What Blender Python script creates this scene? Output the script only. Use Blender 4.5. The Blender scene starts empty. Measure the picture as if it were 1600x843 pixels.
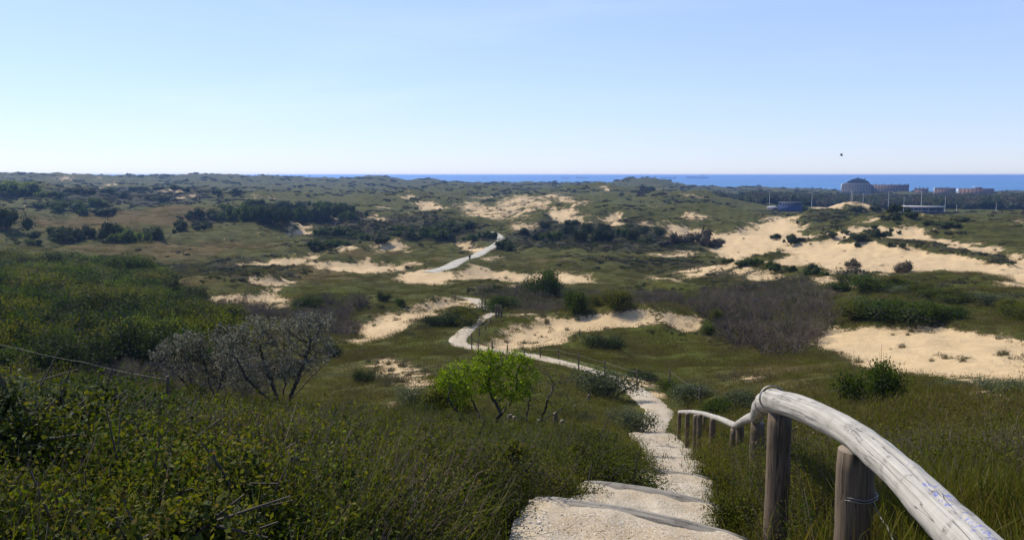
import bpy, math, random
import numpy as np
from mathutils import Vector, Matrix
R = math.radians
rng = np.random.default_rng(7)
random.seed(7)
SC = bpy.context.scene
COL = SC.collection

# ------------------------------------------------------------------ camera
F = 1256.0                      # focal length in pixels of the 1600 px photograph
PITCH = math.atan((421.5 - 273.5) / F)
CZ = 38.0                       # eye height above the sea
cam_d = bpy.data.cameras.new('camera'); cam = bpy.data.objects.new('camera', cam_d); COL.objects.link(cam)
cam.location = (0, 0, CZ); cam.rotation_euler = (R(90) - PITCH, 0, 0)
cam_d.sensor_width = 36.0; cam_d.lens = 36.0 * F / 1600.0
cam_d.clip_start = 0.1; cam_d.clip_end = 60000
SC.camera = cam
# ------------------------------------------------------------------ light
SUN_AZ, SUN_EL = -50.0, 47.0    # degrees from straight ahead (left negative), above the horizon
w = bpy.data.worlds.new('World'); SC.world = w; w.use_nodes = True
nt = w.node_tree; bg = nt.nodes['Background']
sky = nt.nodes.new('ShaderNodeTexSky'); sky.sky_type = 'NISHITA'; sky.sun_disc = False
sky.sun_elevation = R(SUN_EL); sky.sun_rotation = R(SUN_AZ)
sky.altitude = 0; sky.air_density = 1.0; sky.dust_density = 0.1; sky.ozone_density = 3.0
gm = nt.nodes.new('ShaderNodeGamma'); gm.inputs[1].default_value = .56; nt.links.new(sky.outputs[0], gm.inputs[0])   # a softer, paler sky than the clear-air model
tn = nt.nodes.new('ShaderNodeMix'); tn.data_type = 'RGBA'; tn.blend_type = 'MULTIPLY'; tn.inputs[0].default_value = 1.0; tn.inputs[7].default_value = (1.86, 2.04, 2.70, 1)
nt.links.new(gm.outputs[0], tn.inputs[6])
tc = nt.nodes.new('ShaderNodeTexCoord'); mpn = nt.nodes.new('ShaderNodeMapping'); mpn.inputs['Scale'].default_value = (1.2, 1.6, 7.0); mpn.inputs['Rotation'].default_value = (.0, .25, .3); nt.links.new(tc.outputs['Generated'], mpn.inputs[0])
cn = nt.nodes.new('ShaderNodeTexNoise'); cn.inputs['Scale'].default_value = 1.3; cn.inputs['Detail'].default_value = 7; cn.inputs['Roughness'].default_value = .62; cn.inputs['Distortion'].default_value = .6; nt.links.new(mpn.outputs[0], cn.inputs['Vector'])
cr_ = nt.nodes.new('ShaderNodeMapRange'); cr_.interpolation_type = 'SMOOTHSTEP'; nt.links.new(cn.outputs['Fac'], cr_.inputs[0])
for k_, v_ in (('From Min', .50), ('From Max', .80), ('To Min', 0), ('To Max', .16)): cr_.inputs[k_].default_value = v_
ci_ = nt.nodes.new('ShaderNodeMix'); ci_.data_type = 'RGBA'; nt.links.new(cr_.outputs[0], ci_.inputs[0]); nt.links.new(tn.outputs[2], ci_.inputs[6]); ci_.inputs[7].default_value = (7.2, 7.8, 8.2, 1)   # thin cirrus
nt.links.new(ci_.outputs[2], bg.inputs[0]); bg.inputs[1].default_value = 0.112
sd = bpy.data.lights.new('sun', 'SUN'); sun = bpy.data.objects.new('sun', sd); COL.objects.link(sun)
sd.energy = 4.9; sd.angle = R(0.53); sd.color = (1.0, 0.91, 0.76)
to_sun = Vector((math.sin(R(SUN_AZ)) * math.cos(R(SUN_EL)), math.cos(R(SUN_AZ)) * math.cos(R(SUN_EL)), math.sin(R(SUN_EL))))
sun.rotation_euler = to_sun.to_track_quat('Z', 'Y').to_euler()
sun.location = (0, 0, 80)
SC.view_settings.view_transform = 'Standard'; SC.view_settings.look = 'None'
SC.view_settings.exposure = 0.32; SC.view_settings.gamma = 1.0

# ------------------------------------------------------------------ scene helpers
def tag(o, label=None, cat=None, group=None, kind=None):
    if label: o['label'] = label
    if cat: o['category'] = cat
    if group: o['group'] = group
    if kind: o['kind'] = kind
    return o
def empty(name, loc, label=None, cat=None, group=None, rz=0.0):
    o = bpy.data.objects.new(name, None); COL.objects.link(o)
    o.location = loc; o.rotation_euler = (0, 0, rz); o.empty_display_size = 0.3
    return tag(o, label, cat, group)
def link(name, me, parent=None, loc=None):
    o = bpy.data.objects.new(name, me); COL.objects.link(o)
    if parent is not None: o.parent = parent
    if loc is not None: o.location = loc
    return o
class MB:
    """collects numpy vertices and faces (3 or 4 corners) for one mesh"""
    def __init__(s): s.v = []; s.f = []; s.m = []; s.n = 0
    def add(s, V, Fc, mat=0):
        V = np.asarray(V, float).reshape(-1, 3); Fc = np.asarray(Fc, int)
        s.v.append(V); s.f.append(Fc + s.n); s.m.append(np.full(len(Fc), mat)); s.n += len(V)
    def mesh(s, name, mats, smooth=False):
        me = bpy.data.meshes.new(name)
        V = np.concatenate(s.v); nv = len(V)
        cnt = np.concatenate([np.full(len(f), f.shape[1]) for f in s.f])
        idx = np.concatenate([f.ravel() for f in s.f])
        me.vertices.add(nv); me.vertices.foreach_set('co', V.ravel().astype(np.float32))
        me.loops.add(len(idx)); me.loops.foreach_set('vertex_index', idx.astype(np.int32))
        me.polygons.add(len(cnt))
        st = np.concatenate([[0], np.cumsum(cnt)[:-1]])
        me.polygons.foreach_set('loop_start', st.astype(np.int32))
        me.polygons.foreach_set('material_index', np.concatenate(s.m).astype(np.int32))
        if smooth: me.polygons.foreach_set('use_smooth', np.ones(len(cnt), bool))
        for m in (mats if isinstance(mats, (list, tuple)) else [mats]): me.materials.append(m)
        me.update(calc_edges=True)
        return me
    def tube(s, P, rad, sides=6, mat=0, cap=True, jit=0.0):
        P = np.asarray(P, float); n = len(P); rad = np.broadcast_to(rad, n)
        T = np.gradient(P, axis=0); T /= np.linalg.norm(T, axis=1)[:, None] + 1e-9
        ref = np.array([0, 0, 1.0]) if abs(T[0][2]) < .9 else np.array([1.0, 0, 0])
        A = np.cross(T, ref); A /= np.linalg.norm(A, axis=1)[:, None] + 1e-9; B = np.cross(T, A)
        a = np.arange(sides) * 2 * math.pi / sides
        rr = rad[:, None] * (1 + jit * rng.uniform(-1, 1, (n, sides)))
        V = P[:, None] + rr[..., None] * (A[:, None] * np.cos(a)[None, :, None] + B[:, None] * np.sin(a)[None, :, None])
        i, j = np.meshgrid(np.arange(n - 1), np.arange(sides), indexing='ij'); j2 = (j + 1) % sides
        s.add(V.reshape(-1, 3), np.stack([i * sides + j, i * sides + j2, (i + 1) * sides + j2, (i + 1) * sides + j], -1).reshape(-1, 4), mat)
        if cap:
            for k in (0, n - 1):
                ring = V[k]; c = ring.mean(0); q = np.vstack([ring, c])
                f = np.array([[t, (t + 1) % sides, sides] for t in range(sides)])
                s.add(q, f if k else f[:, ::-1], mat)
    def segs(s, A, B, ra, rb, sides=4, mat=0):
        """many straight tapered twigs at once"""
        A = np.asarray(A, float); B = np.asarray(B, float); T = B - A; L = np.linalg.norm(T, axis=1)[:, None] + 1e-9; T = T / L
        ref = np.where(np.abs(T[:, 2:3]) < .9, np.array([[0, 0, 1.0]]), np.array([[1.0, 0, 0]]))
        U = np.cross(T, ref); U /= np.linalg.norm(U, axis=1)[:, None] + 1e-9; W = np.cross(T, U)
        a = np.arange(sides) * 2 * math.pi / sides; c = np.cos(a)[None, :, None]; d = np.sin(a)[None, :, None]
        ra = np.broadcast_to(ra, len(A))[:, None, None]; rb = np.broadcast_to(rb, len(A))[:, None, None]
        V = np.concatenate([A[:, None] + ra * (U[:, None] * c + W[:, None] * d), B[:, None] + rb * (U[:, None] * c + W[:, None] * d)], 1)
        k = np.arange(len(A))[:, None, None] * 2 * sides; j = np.arange(sides)[None, :, None]; j2 = (j + 1) % sides
        s.add(V.reshape(-1, 3), np.concatenate([k + j, k + j2, k + sides + j2, k + sides + j], -1).reshape(-1, 4), mat)
    def leaves(s, C, size, aspect=0.5, up=0.4, mat=0):
        """one bent rhombus leaf per centre"""
        C = np.asarray(C, float); n = len(C); size = np.broadcast_to(size, n)[:, None]
        D = rng.normal(size=(n, 3)); D[:, 2] += up; D /= np.linalg.norm(D, axis=1)[:, None] + 1e-9
        N = rng.normal(size=(n, 3)); N[:, 2] += 0.8; S = np.cross(D, N); S /= np.linalg.norm(S, axis=1)[:, None] + 1e-9
        V = np.stack([C - D * size * .5, C + S * size * aspect * .5, C + D * size * .5, C - S * size * aspect * .5], 1)
        s.add(V.reshape(-1, 3), np.arange(4 * n).reshape(n, 4), mat)
    def blades(s, C, h, lean=0.35, wid=0.012, mat=0):
        C = np.asarray(C, float); n = len(C); h = np.broadcast_to(h, n)
        a = rng.uniform(0, 2 * math.pi, n); d = np.stack([np.cos(a), np.sin(a), 0 * a], 1); l = rng.uniform(0, 1, n) * lean * h
        b = rng.uniform(0, 2 * math.pi, n); sd_ = np.stack([np.cos(b), np.sin(b), 0 * b], 1) * wid * .5
        M = C + d * l[:, None] * .4 + np.array([0, 0, 1.0]) * h[:, None] * .6; T = C + d * l[:, None] * 1.3 + np.array([0, 0, 1.0]) * h[:, None]
        V = np.stack([C - sd_, C + sd_, M + sd_ * .7, M - sd_ * .7, T], 1)
        k = np.arange(n)[:, None] * 5
        s.add(V.reshape(-1, 3), np.concatenate([k, k + 1, k + 2, k + 3], 1), mat)
        s.f.append(np.concatenate([k + 3, k + 2, k + 4], 1) + s.n - 5 * n); s.m.append(np.full(n, mat))
    def box(s, x0, x1, y0, y1, z0, z1, mat=0):
        V = [(x, y, z) for z in (z0, z1) for y in (y0, y1) for x in (x0, x1)]
        s.add(V, [[0, 2, 3, 1], [4, 5, 7, 6], [0, 1, 5, 4], [2, 6, 7, 3], [0, 4, 6, 2], [1, 3, 7, 5]], mat)

# ------------------------------------------------------------------ materials
class G:
    """small node graph helper"""
    def __init__(s, name):
        s.m = bpy.data.materials.new(name); s.m.use_nodes = True; s.t = s.m.node_tree
        s.b = s.t.nodes['Principled BSDF']; s.b.inputs['Specular IOR Level'].default_value = 0.25
    def n(s, typ, **kw):
        o = s.t.nodes.new(typ)
        for k, v in kw.items():
            if hasattr(o, k): setattr(o, k, v)
        return o
    def l(s, a, b): s.t.links.new(a, b)
    def coord(s, obj=True): return s.n('ShaderNodeTexCoord').outputs['Object' if obj else 'Generated']
    def noise(s, scale, detail=3, rough=.6, vec=None, dist=0.0):
        o = s.n('ShaderNodeTexNoise'); o.inputs['Scale'].default_value = scale; o.inputs['Detail'].default_value = detail
        o.inputs['Roughness'].default_value = rough; o.inputs['Distortion'].default_value = dist
        s.l(vec if vec is not None else s.coord(), o.inputs['Vector']); return o.outputs['Fac']
    def math(s, op, a, b=None, c=None, clamp=False):
        o = s.n('ShaderNodeMath', operation=op); o.use_clamp = clamp
        for i, x in enumerate((a, b, c)):
            if x is None: continue
            if isinstance(x, (int, float)): o.inputs[i].default_value = x
            else: s.l(x, o.inputs[i])
        return o.outputs[0]
    def ramp(s, fac, lo, hi, a=0.0, b=1.0):
        o = s.n('ShaderNodeMapRange'); o.interpolation_type = 'SMOOTHSTEP'; s.l(fac, o.inputs['Value'])
        for k, v in (('From Min', lo), ('From Max', hi), ('To Min', a), ('To Max', b)): o.inputs[k].default_value = v
        return o.outputs[0]
    def mix(s, fac, a, b):
        o = s.n('ShaderNodeMix', data_type='RGBA')
        if isinstance(fac, (int, float)): o.inputs[0].default_value = fac
        else: s.l(fac, o.inputs[0])
        for i, x in ((6, a), (7, b)):
            if isinstance(x, tuple): o.inputs[i].default_value = (*x[:3], 1)
            else: s.l(x, o.inputs[i])
        return o.outputs[2]
    def attr(s, name):
        o = s.n('ShaderNodeAttribute'); o.attribute_name = name; return o.outputs['Fac']
    def bump(s, h, dist, strength=1.0):
        o = s.n('ShaderNodeBump'); o.inputs['Distance'].default_value = dist; o.inputs['Strength'].default_value = strength
        s.l(h, o.inputs['Height']); s.l(o.outputs[0], s.b.inputs['Normal'])
    def fin(s, col=None, rough=.8):
        if col is not None:
            if isinstance(col, tuple): s.b.inputs['Base Color'].default_value = (*col, 1)
            else: s.l(col, s.b.inputs['Base Color'])
        if isinstance(rough, (int, float)): s.b.inputs['Roughness'].default_value = rough
        else: s.l(rough, s.b.inputs['Roughness'])
        return s.m
def leaf_mat(name, cols, trans=0.35, rough=.72, spec=.10):
    """leaf colours vary by leaf and by plant; part of the light comes through"""
    g = G(name)
    geo = g.n('ShaderNodeNewGeometry').outputs['Random Per Island']; inf = g.n('ShaderNodeObjectInfo').outputs['Random']
    cr = g.n('ShaderNodeValToRGB'); cr.color_ramp.interpolation = 'LINEAR'
    els = cr.color_ramp.elements
    while len(els) < len(cols): els.new(0.5)
    for i, c in enumerate(cols): els[i].position = i / (len(cols) - 1); els[i].color = (*c, 1)
    f = g.math('ADD', g.math('MULTIPLY', geo, .62), g.math('MULTIPLY', inf, .38)); g.l(f, cr.inputs[0])
    col = cr.outputs[0]
    g.b.inputs['Roughness'].default_value = rough; g.b.inputs['Specular IOR Level'].default_value = spec
    g.l(col, g.b.inputs['Base Color'])
    tr = g.n('ShaderNodeBsdfTranslucent'); hs = g.n('ShaderNodeHueSaturation'); hs.inputs['Value'].default_value = 1.3; hs.inputs['Saturation'].default_value = 1.1
    g.l(col, hs.inputs['Color']); g.l(hs.outputs[0], tr.inputs[0])
    mx = g.n('ShaderNodeMixShader'); mx.inputs[0].default_value = trans
    g.l(g.b.outputs[0], mx.inputs[1]); g.l(tr.outputs[0], mx.inputs[2]); g.l(mx.outputs[0], g.t.nodes['Material Output'].inputs['Surface'])
    return g.m
def flat_mat(name, a, b, scale=3.0, rough=.8):
    g = G(name); return g.fin(g.mix(g.noise(scale, 4), a, b), rough)

# ------------------------------------------------------------------ pixel rays and the shape of the land
def ray(px, py):
    u = (px - 800.0) / F; v = (421.5 - py) / F; c, s_ = math.cos(PITCH), math.sin(PITCH)
    d = np.array([u, c + v * s_, -s_ + v * c]); return d / math.hypot(d[0], d[1])    # unit horizontal length
def world(px, py, r):
    """the point seen at that pixel at horizontal distance r"""
    d = ray(px, py); return np.array([d[0] * r, d[1] * r, CZ + d[2] * r])
def _h(ix, iy, s_):
    h = (ix * 374761393 + iy * 668265263 + s_ * 974711) & 0xffffffff; h = ((h ^ (h >> 13)) * 1274126177) & 0xffffffff
    return (((h ^ (h >> 16)) & 0xffff) / 65535.0) * 2 * math.pi
def perlin(x, y, seed=0):
    x = np.asarray(x, float); y = np.asarray(y, float)
    ix = np.floor(x).astype(np.int64); iy = np.floor(y).astype(np.int64); fx = x - ix; fy = y - iy
    u = fx * fx * fx * (fx * (fx * 6 - 15) + 10); v = fy * fy * fy * (fy * (fy * 6 - 15) + 10)
    def g(dx, dy):
        a = _h(ix + dx, iy + dy, seed); return np.cos(a) * (fx - dx) + np.sin(a) * (fy - dy)
    n0 = g(0, 0) * (1 - u) + g(1, 0) * u; n1 = g(0, 1) * (1 - u) + g(1, 1) * u
    return (n0 * (1 - v) + n1 * v) * 1.5
def sstep(x, a, b):
    t = np.clip((x - a) / (b - a), 0, 1); return t * t * (3 - 2 * t)
# columns: bearing of a photo column -> (row, distance) pairs down the land, nearest first
PROF = [
 (-500, [(843,3.6),(780,4.9),(740,6.5),(700,8.6),(650,12),(600,17),(560,22),(545,60),(520,90),(470,120),(430,170),(400,220),(370,290),(340,380),(315,500),(297,650),(288,900),(280,1300),(273,1650)]),
 (0,   [(843,3.7),(780,5.0),(740,6.7),(700,8.8),(660,11.5),(625,15),(606,18),(640,24),(640,32),(590,52),(545,75),(500,100),(460,130),(430,165),(405,215),(385,260),(360,320),(340,385),(322,470),(308,580),(298,700),(290,950),(281,1300),(267,1650)]),
 (300, [(843,3.7),(780,5.1),(740,6.9),(700,9.2),(665,12.5),(640,16.5),(650,22),(650,30),(600,48),(550,70),(500,98),(465,125),(440,150),(415,195),(395,235),(370,300),(350,360),(328,450),(308,640),(298,800),(292,1000),(284,1300),(270,1650)]),
 (520, [(843,3.7),(780,5.1),(740,7.1),(705,9.8),(675,13.5),(655,17.5),(655,23),(630,34),(590,48),(550,65),(510,86),(480,106),(455,135),(435,160),(412,200),(390,245),(365,310),(345,380),(325,480),(308,640),(299,850),(290,1200),(276,1650)]),
 (760, [(843,3.8),(780,5.2),(740,7.6),(705,11),(682,14.5),(660,20),(620,30),(585,42),(555,54),(530,66),(510,78),(492,93),(470,115),(450,138),(430,165),(405,215),(382,270),(360,330),(342,400),(325,500),(308,650),(298,850),(290,1300),(284,1650)]),
 (1030,[(843,3.9),(780,5.4),(755,7.2),(737,9.7),(720,13.5),(700,20),(682,27),(655,32),(635,37),(612,43),(595,48),(572,57),(545,68),(515,80),(490,93),(465,118),(435,160),(412,200),(388,250),(362,320),(340,400),(322,500),(308,650),(299,850),(291,1300),(287,1650)]),
 (1160,[(843,3.6),(790,4.9),(750,6.9),(722,10),(700,14.5),(680,20),(650,27),(620,35),(590,46),(565,58),(530,72),(500,86),(470,108),(440,145),(412,195),(388,250),(362,320),(342,400),(328,520),(320,650),(312,900),(302,1250),(292,1650)]),
 (1350,[(843,3.4),(790,4.5),(750,6.2),(715,9),(680,13.5),(645,20),(610,30),(585,42),(560,55),(525,68),(495,82),(470,100),(445,128),(420,165),(395,215),(372,265),(352,335),(341,400),(338,600),(326,760),(314,1000),(304,1300),(298,1650)]),
 (1600,[(843,3.2),(790,4.2),(745,6.0),(700,8.8),(655,13.5),(620,20),(596,32),(570,50),(540,62),(505,80),(480,98),(455,120),(430,152),(408,190),(388,232),(366,280),(347,350),(335,460),(333,620),(325,760),(314,1000),(305,1300),(299,1650)]),
 (2100,[(843,3.2),(790,4.4),(745,6.2),(700,9),(655,14),(620,21),(596,33),(570,50),(540,62),(505,80),(480,98),(455,120),(430,152),(408,190),(388,232),(366,280),(347,350),(335,460),(333,620),(325,760),(314,1000),(305,1300),(299,1650)]),
]
LG = np.linspace(math.log(0.6), math.log(2600), 420)
PAZ = []; PZ = []
for px, pr in PROF:
    PAZ.append(math.atan((px - 800) / F))
    rs = [0.6, 1.6] + [r for _, r in pr] + [1730, 1850, 2000, 2600]
    zs = [-1.62, -1.63] + [ray(px, row)[2] * r for row, r in pr] + [ray(px, pr[-1][0])[2] * pr[-1][1] - 5, -37.6, -41, -45]
    z = np.interp(LG, np.log(rs), zs)
    k = np.exp(-0.5 * (np.arange(-9, 10) / 3.4) ** 2); k /= k.sum()
    PZ.append(np.convolve(np.pad(z, 9, mode='edge'), k, 'valid'))
PAZ = np.array(PAZ); PZ = np.array(PZ)
# hillocks: photo column, distance, half width across, half depth, height (m)
HILLS = [(665,1580,42,40,8),(605,1600,38,40,5),(1012,1420,42,40,11),(965,1440,34,40,7),(890,1600,60,50,2.5),(1230,1500,60,50,3),
 (1090,1350,30,30,3),(645,620,18,22,5),(672,500,14,12,3.6),(690,560,16,16,4.5),(925,800,38,40,7),(1082,620,34,26,6),(1022,450,30,22,5),(1112,430,24,20,4.5),
 (1338,500,18,18,9),(1280,400,22,16,4),(890,480,20,26,6),(828,395,10,12,4),(1405,320,24,18,4),(1495,285,26,12,3),(1380,235,16,10,2.2),
 (1505,128,12,8,1.5),(1400,112,8,6,1.6),(1190,172,13,9,2.4),(965,82,9,5.5,1.7),(1040,80,5,4,1.2),(608,262,4,6,2),(410,138,8,7,1.8),(1010,150,7,6,1.5),
 (690,112,7,7,1.2),(560,210,14,8,1.6),(20,620,46,34,8),(330,640,60,50,3),(1330,93,5,4,1.0),(1480,222,22,9,1.8),(800,330,10,10,1.5),(735,270,7,7,1.5),
 (905,66,3.2,2.4,1.1),(945,57,2.6,1.8,0.7),(550,400,25,18,2.5),(1195,305,12,12,2.5),(455,330,7,8,1.8),(1590,480,14,12,1.5)]
HC = [(*world(px, 274, r)[:2], px, r, a, b, h) for px, r, a, b, h in HILLS]
SANDW = []; UNW = []
def un_mask(x, y):
    u = np.zeros(x.shape)
    for P in UNW: u = np.maximum(u, mask_of(x, y, P, 1, .004))
    return u
ZPATH = []          # (polyline xyz, half width, edge) filled in once the paths are laid
def H0(x, y):
    x = np.asarray(x, float); y = np.asarray(y, float); r = np.hypot(x, y) + 1e-6
    az = np.abs(np.arctan2(x, y)); az = np.where(x < 0, -az, az)
    az = np.clip(az, PAZ[0], PAZ[-1]); lr = np.clip((np.log(np.clip(r, .6, 2600)) - LG[0]) / (LG[1] - LG[0]), 0, len(LG) - 1.001)
    i = np.clip(np.searchsorted(PAZ, az) - 1, 0, len(PAZ) - 2); t = (az - PAZ[i]) / (PAZ[i + 1] - PAZ[i]); t = t * t * (3 - 2 * t) * .5 + t * .5
    j = lr.astype(int); u = lr - j
    z = (PZ[i, j] * (1 - u) + PZ[i, j + 1] * u) * (1 - t) + (PZ[i + 1, j] * (1 - u) + PZ[i + 1, j + 1] * u) * t
    for cx, cy, px, rr, a, b, h in HC:
        q = math.atan((px - 800) / F); dx = x - cx; dy = y - cy
        e = (dx * math.cos(q) - dy * math.sin(q)) / a; n = (dx * math.sin(q) + dy * math.cos(q)) / b
        m = e * e + n * n; m2 = m < 9
        if np.any(m2): z = z + np.where(m2, h * np.exp(-.9 * m), 0)
    far = sstep(r, 1750, 1840)
    a1 = sstep(r, 45, 420) * (1 - far); a2 = sstep(r, 25, 220) * (1 - far)
    calm = 1 - .72 * np.exp(-(((x - 95) / 62) ** 2 + ((y - 205) / 62) ** 2) ** 2) - .8 * np.exp(-(((x - 185) / 70) ** 2 + ((y - 420) / 110) ** 2) ** 2) - .5 * np.exp(-(((x - 33) / 16) ** 2 + ((y - 62) / 16) ** 2) ** 2)
    flat = 1 - .85 * sstep(az, .22, .36) * sstep(r, 480, 620) * (1 - sstep(r, 900, 1200))
    big = sstep(r, 900, 1500) * (1 - far)
    z = z + flat * calm * (a1 * 4.2 * perlin(x / 62, y / 62, 1) + a2 * 2.4 * perlin(x / 24, y / 24, 2) + (a2 * 1.05 + .12 * sstep(r, 10, 30)) * perlin(x / 8.5, y / 8.5, 3)
         + big * 5.0 * perlin(x / 120, y / 160, 9) * np.where(az < .1, 1, .4))
    z = z + sstep(r, 2.5, 5) * (1 - sstep(r, 22, 40)) * np.where(az < .12, .22, .10) * perlin(x / 1.7, y / 1.7, 12)
    z = z + sstep(r, 3, 9) * (1 - far) * (.16 * perlin(x / 2.6, y / 2.6, 4) * (1 + a2)) + (1 - far) * sstep(r, 2, 5) * .05 * perlin(x / .8, y / .8, 5)
    return z + CZ
def near_poly(x, y, P):
    """distance to a polyline and the interpolated z / width of its nearest point"""
    best = np.full(x.shape, 1e9); val = np.zeros(x.shape + (P.shape[1] - 2,))
    for a, b in zip(P[:-1], P[1:]):
        d = b[:2] - a[:2]; L = (d * d).sum() + 1e-12
        t = np.clip(((x - a[0]) * d[0] + (y - a[1]) * d[1]) / L, 0, 1)
        q = np.hypot(x - a[0] - t * d[0], y - a[1] - t * d[1]); m = q < best
        best = np.where(m, q, best); val[m] = (a[2:] + t[..., None] * (b[2:] - a[2:]))[m]
    return best, val
def H(x, y):
    """the final ground: land shape with the paths cut in"""
    x = np.asarray(x, float); y = np.asarray(y, float); z = H0(x, y)
    shp = z.shape; x1 = np.atleast_1d(x).ravel(); y1 = np.atleast_1d(y).ravel(); z1 = np.atleast_1d(z).ravel().copy()
    if len(SANDW):      # blowouts lie below the turf, with a ragged bank round them
        dig = np.zeros(z1.shape)
        for k, P in SANDW:
            if k >= .9: dig = np.maximum(dig, mask_of(x1, y1, P, 1, .008))
        z1 -= dig * (.35 + .0042 * np.minimum(np.hypot(x1, y1), 450)) * (1 - un_mask(x1, y1))
    for P, blend, sink in ZPATH:
        pad = P[:, 3].max() + blend + .5
        m = (x1 > P[:, 0].min() - pad) & (x1 < P[:, 0].max() + pad) & (y1 > P[:, 1].min() - pad) & (y1 < P[:, 1].max() + pad)
        if not m.any(): continue
        d, v = near_poly(x1[m], y1[m], P); bl = blend * (.35 + v[:, 1] / P[:, 3].max() * .65)
        wgt = 1 - sstep(d, v[:, 1] + .12, v[:, 1] + .12 + bl)
        z1[m] = z1[m] * (1 - wgt) + (v[:, 0] - sink * np.minimum(1, v[:, 1])) * wgt
    return z1.reshape(shp) if shp else float(z1[0])
TT = np.exp(np.linspace(math.log(2.0), math.log(1900), 1100))
def at(px, py, fn=None, rmin=0, rmax=1e9):
    """where the ray through that pixel meets the land"""
    d = ray(px, py); t = TT[(TT >= rmin) & (TT <= rmax)]; g = (fn or H0)(d[0] * t, d[1] * t); f = CZ + d[2] * t - g
    k = np.argmax(f < 0)
    if not (f < 0).any(): r = min(1600.0, t[-1])
    elif k == 0: r = t[0]
    else: r = t[k - 1] + (t[k] - t[k - 1]) * f[k - 1] / (f[k - 1] - f[k])
    return np.array([d[0] * r, d[1] * r, (fn or H0)(d[0] * r, d[1] * r)]), r

# ------------------------------------------------------------------ paths
def smooth_line(P, n):
    P = np.asarray(P, float); s_ = np.concatenate([[0], np.cumsum(np.hypot(*(P[1:, :2] - P[:-1, :2]).T))]); q = np.linspace(0, s_[-1], n)
    L = np.stack([np.interp(q, s_, P[:, k]) for k in range(P.shape[1])], 1)
    k = np.ones(5) / 5
    for c in range(L.shape[1]): L[:, c] = np.convolve(np.pad(L[:, c], 2, mode='edge'), k, 'valid')
    return L
# the footpath: photo column, distance, half width; rows follow from the land
def line_at(px, r, hw):
    x, y = world(px, 274, r)[:2]; return [x, y, float(H0(x, y)), hw]
STAIR = [(930,2.0,.70),(965,3.2,.70),(990,4.4,.70),(1000,5.2,.70),(1014,6.2,.60),(1030,7.2,.50),(1046,8.6,.50),(1052,11,.54),(1056,14,.60),(1056,18,.66),(1047,22,.72),(1030,26.5,.74),(1026,28.4,.74)]
LOWER = [(1030,26.5,.72),(1024,29,.75),(1034,32,.8),(1040,35,.85),(1022,39,.9),(1003,43,.9),(978,46.5,.8),(930,50,.7),(880,53,.75),(845,55,.85),(810,56.5,.85),(775,57.5,.85),(742,59,.9),(716,62,.95),(712,67,1.0),(722,72,1.0),(742,79,.9),(760,86,.85),(772,93,.85),(770,99,.9),(757,104,.8)]
LOW2 = [(757,104,.8),(748,108,.8),(737,113,1.1),(740,120,1.6),(722,124,1.6),(700,127,1.5),(680,131,1.2)]
stair = smooth_line([line_at(*p) for p in STAIR], 60)
lower = smooth_line([line_at(*p) for p in LOWER], 200)
low2 = smooth_line([line_at(*p) for p in LOW2], 40)
def soften(L, n=9):
    k = np.ones(n) / n; L[:, 2] = np.convolve(np.pad(L[:, 2], n // 2, mode='edge'), k, 'valid')
soften(lower, 15); soften(low2, 9); soften(stair, 5)
lower[:6, 2] -= .04; lower[:, 3] *= .88
ROAD = [(665,428,2.4),(700,415,2.2),(720,407,2.0),(745,398,1.9),(765,388,1.8),(780,379,1.8),(784,372,1.8),(778,366,1.7),(770,361,1.4)]
rp = []
for px, row, hw in ROAD:
    p, r = at(px, row, rmin=140); rp.append([p[0], p[1], p[2], hw * (1.0 if r < 500 else .5)])
road = smooth_line(rp, 90); soften(road, 21); road[:, 3] *= .8
ZPATH += [(stair, .45, .42), (lower, 1.6, .05), (low2, 3.0, .05), (road, 9.0, .05)]

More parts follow.
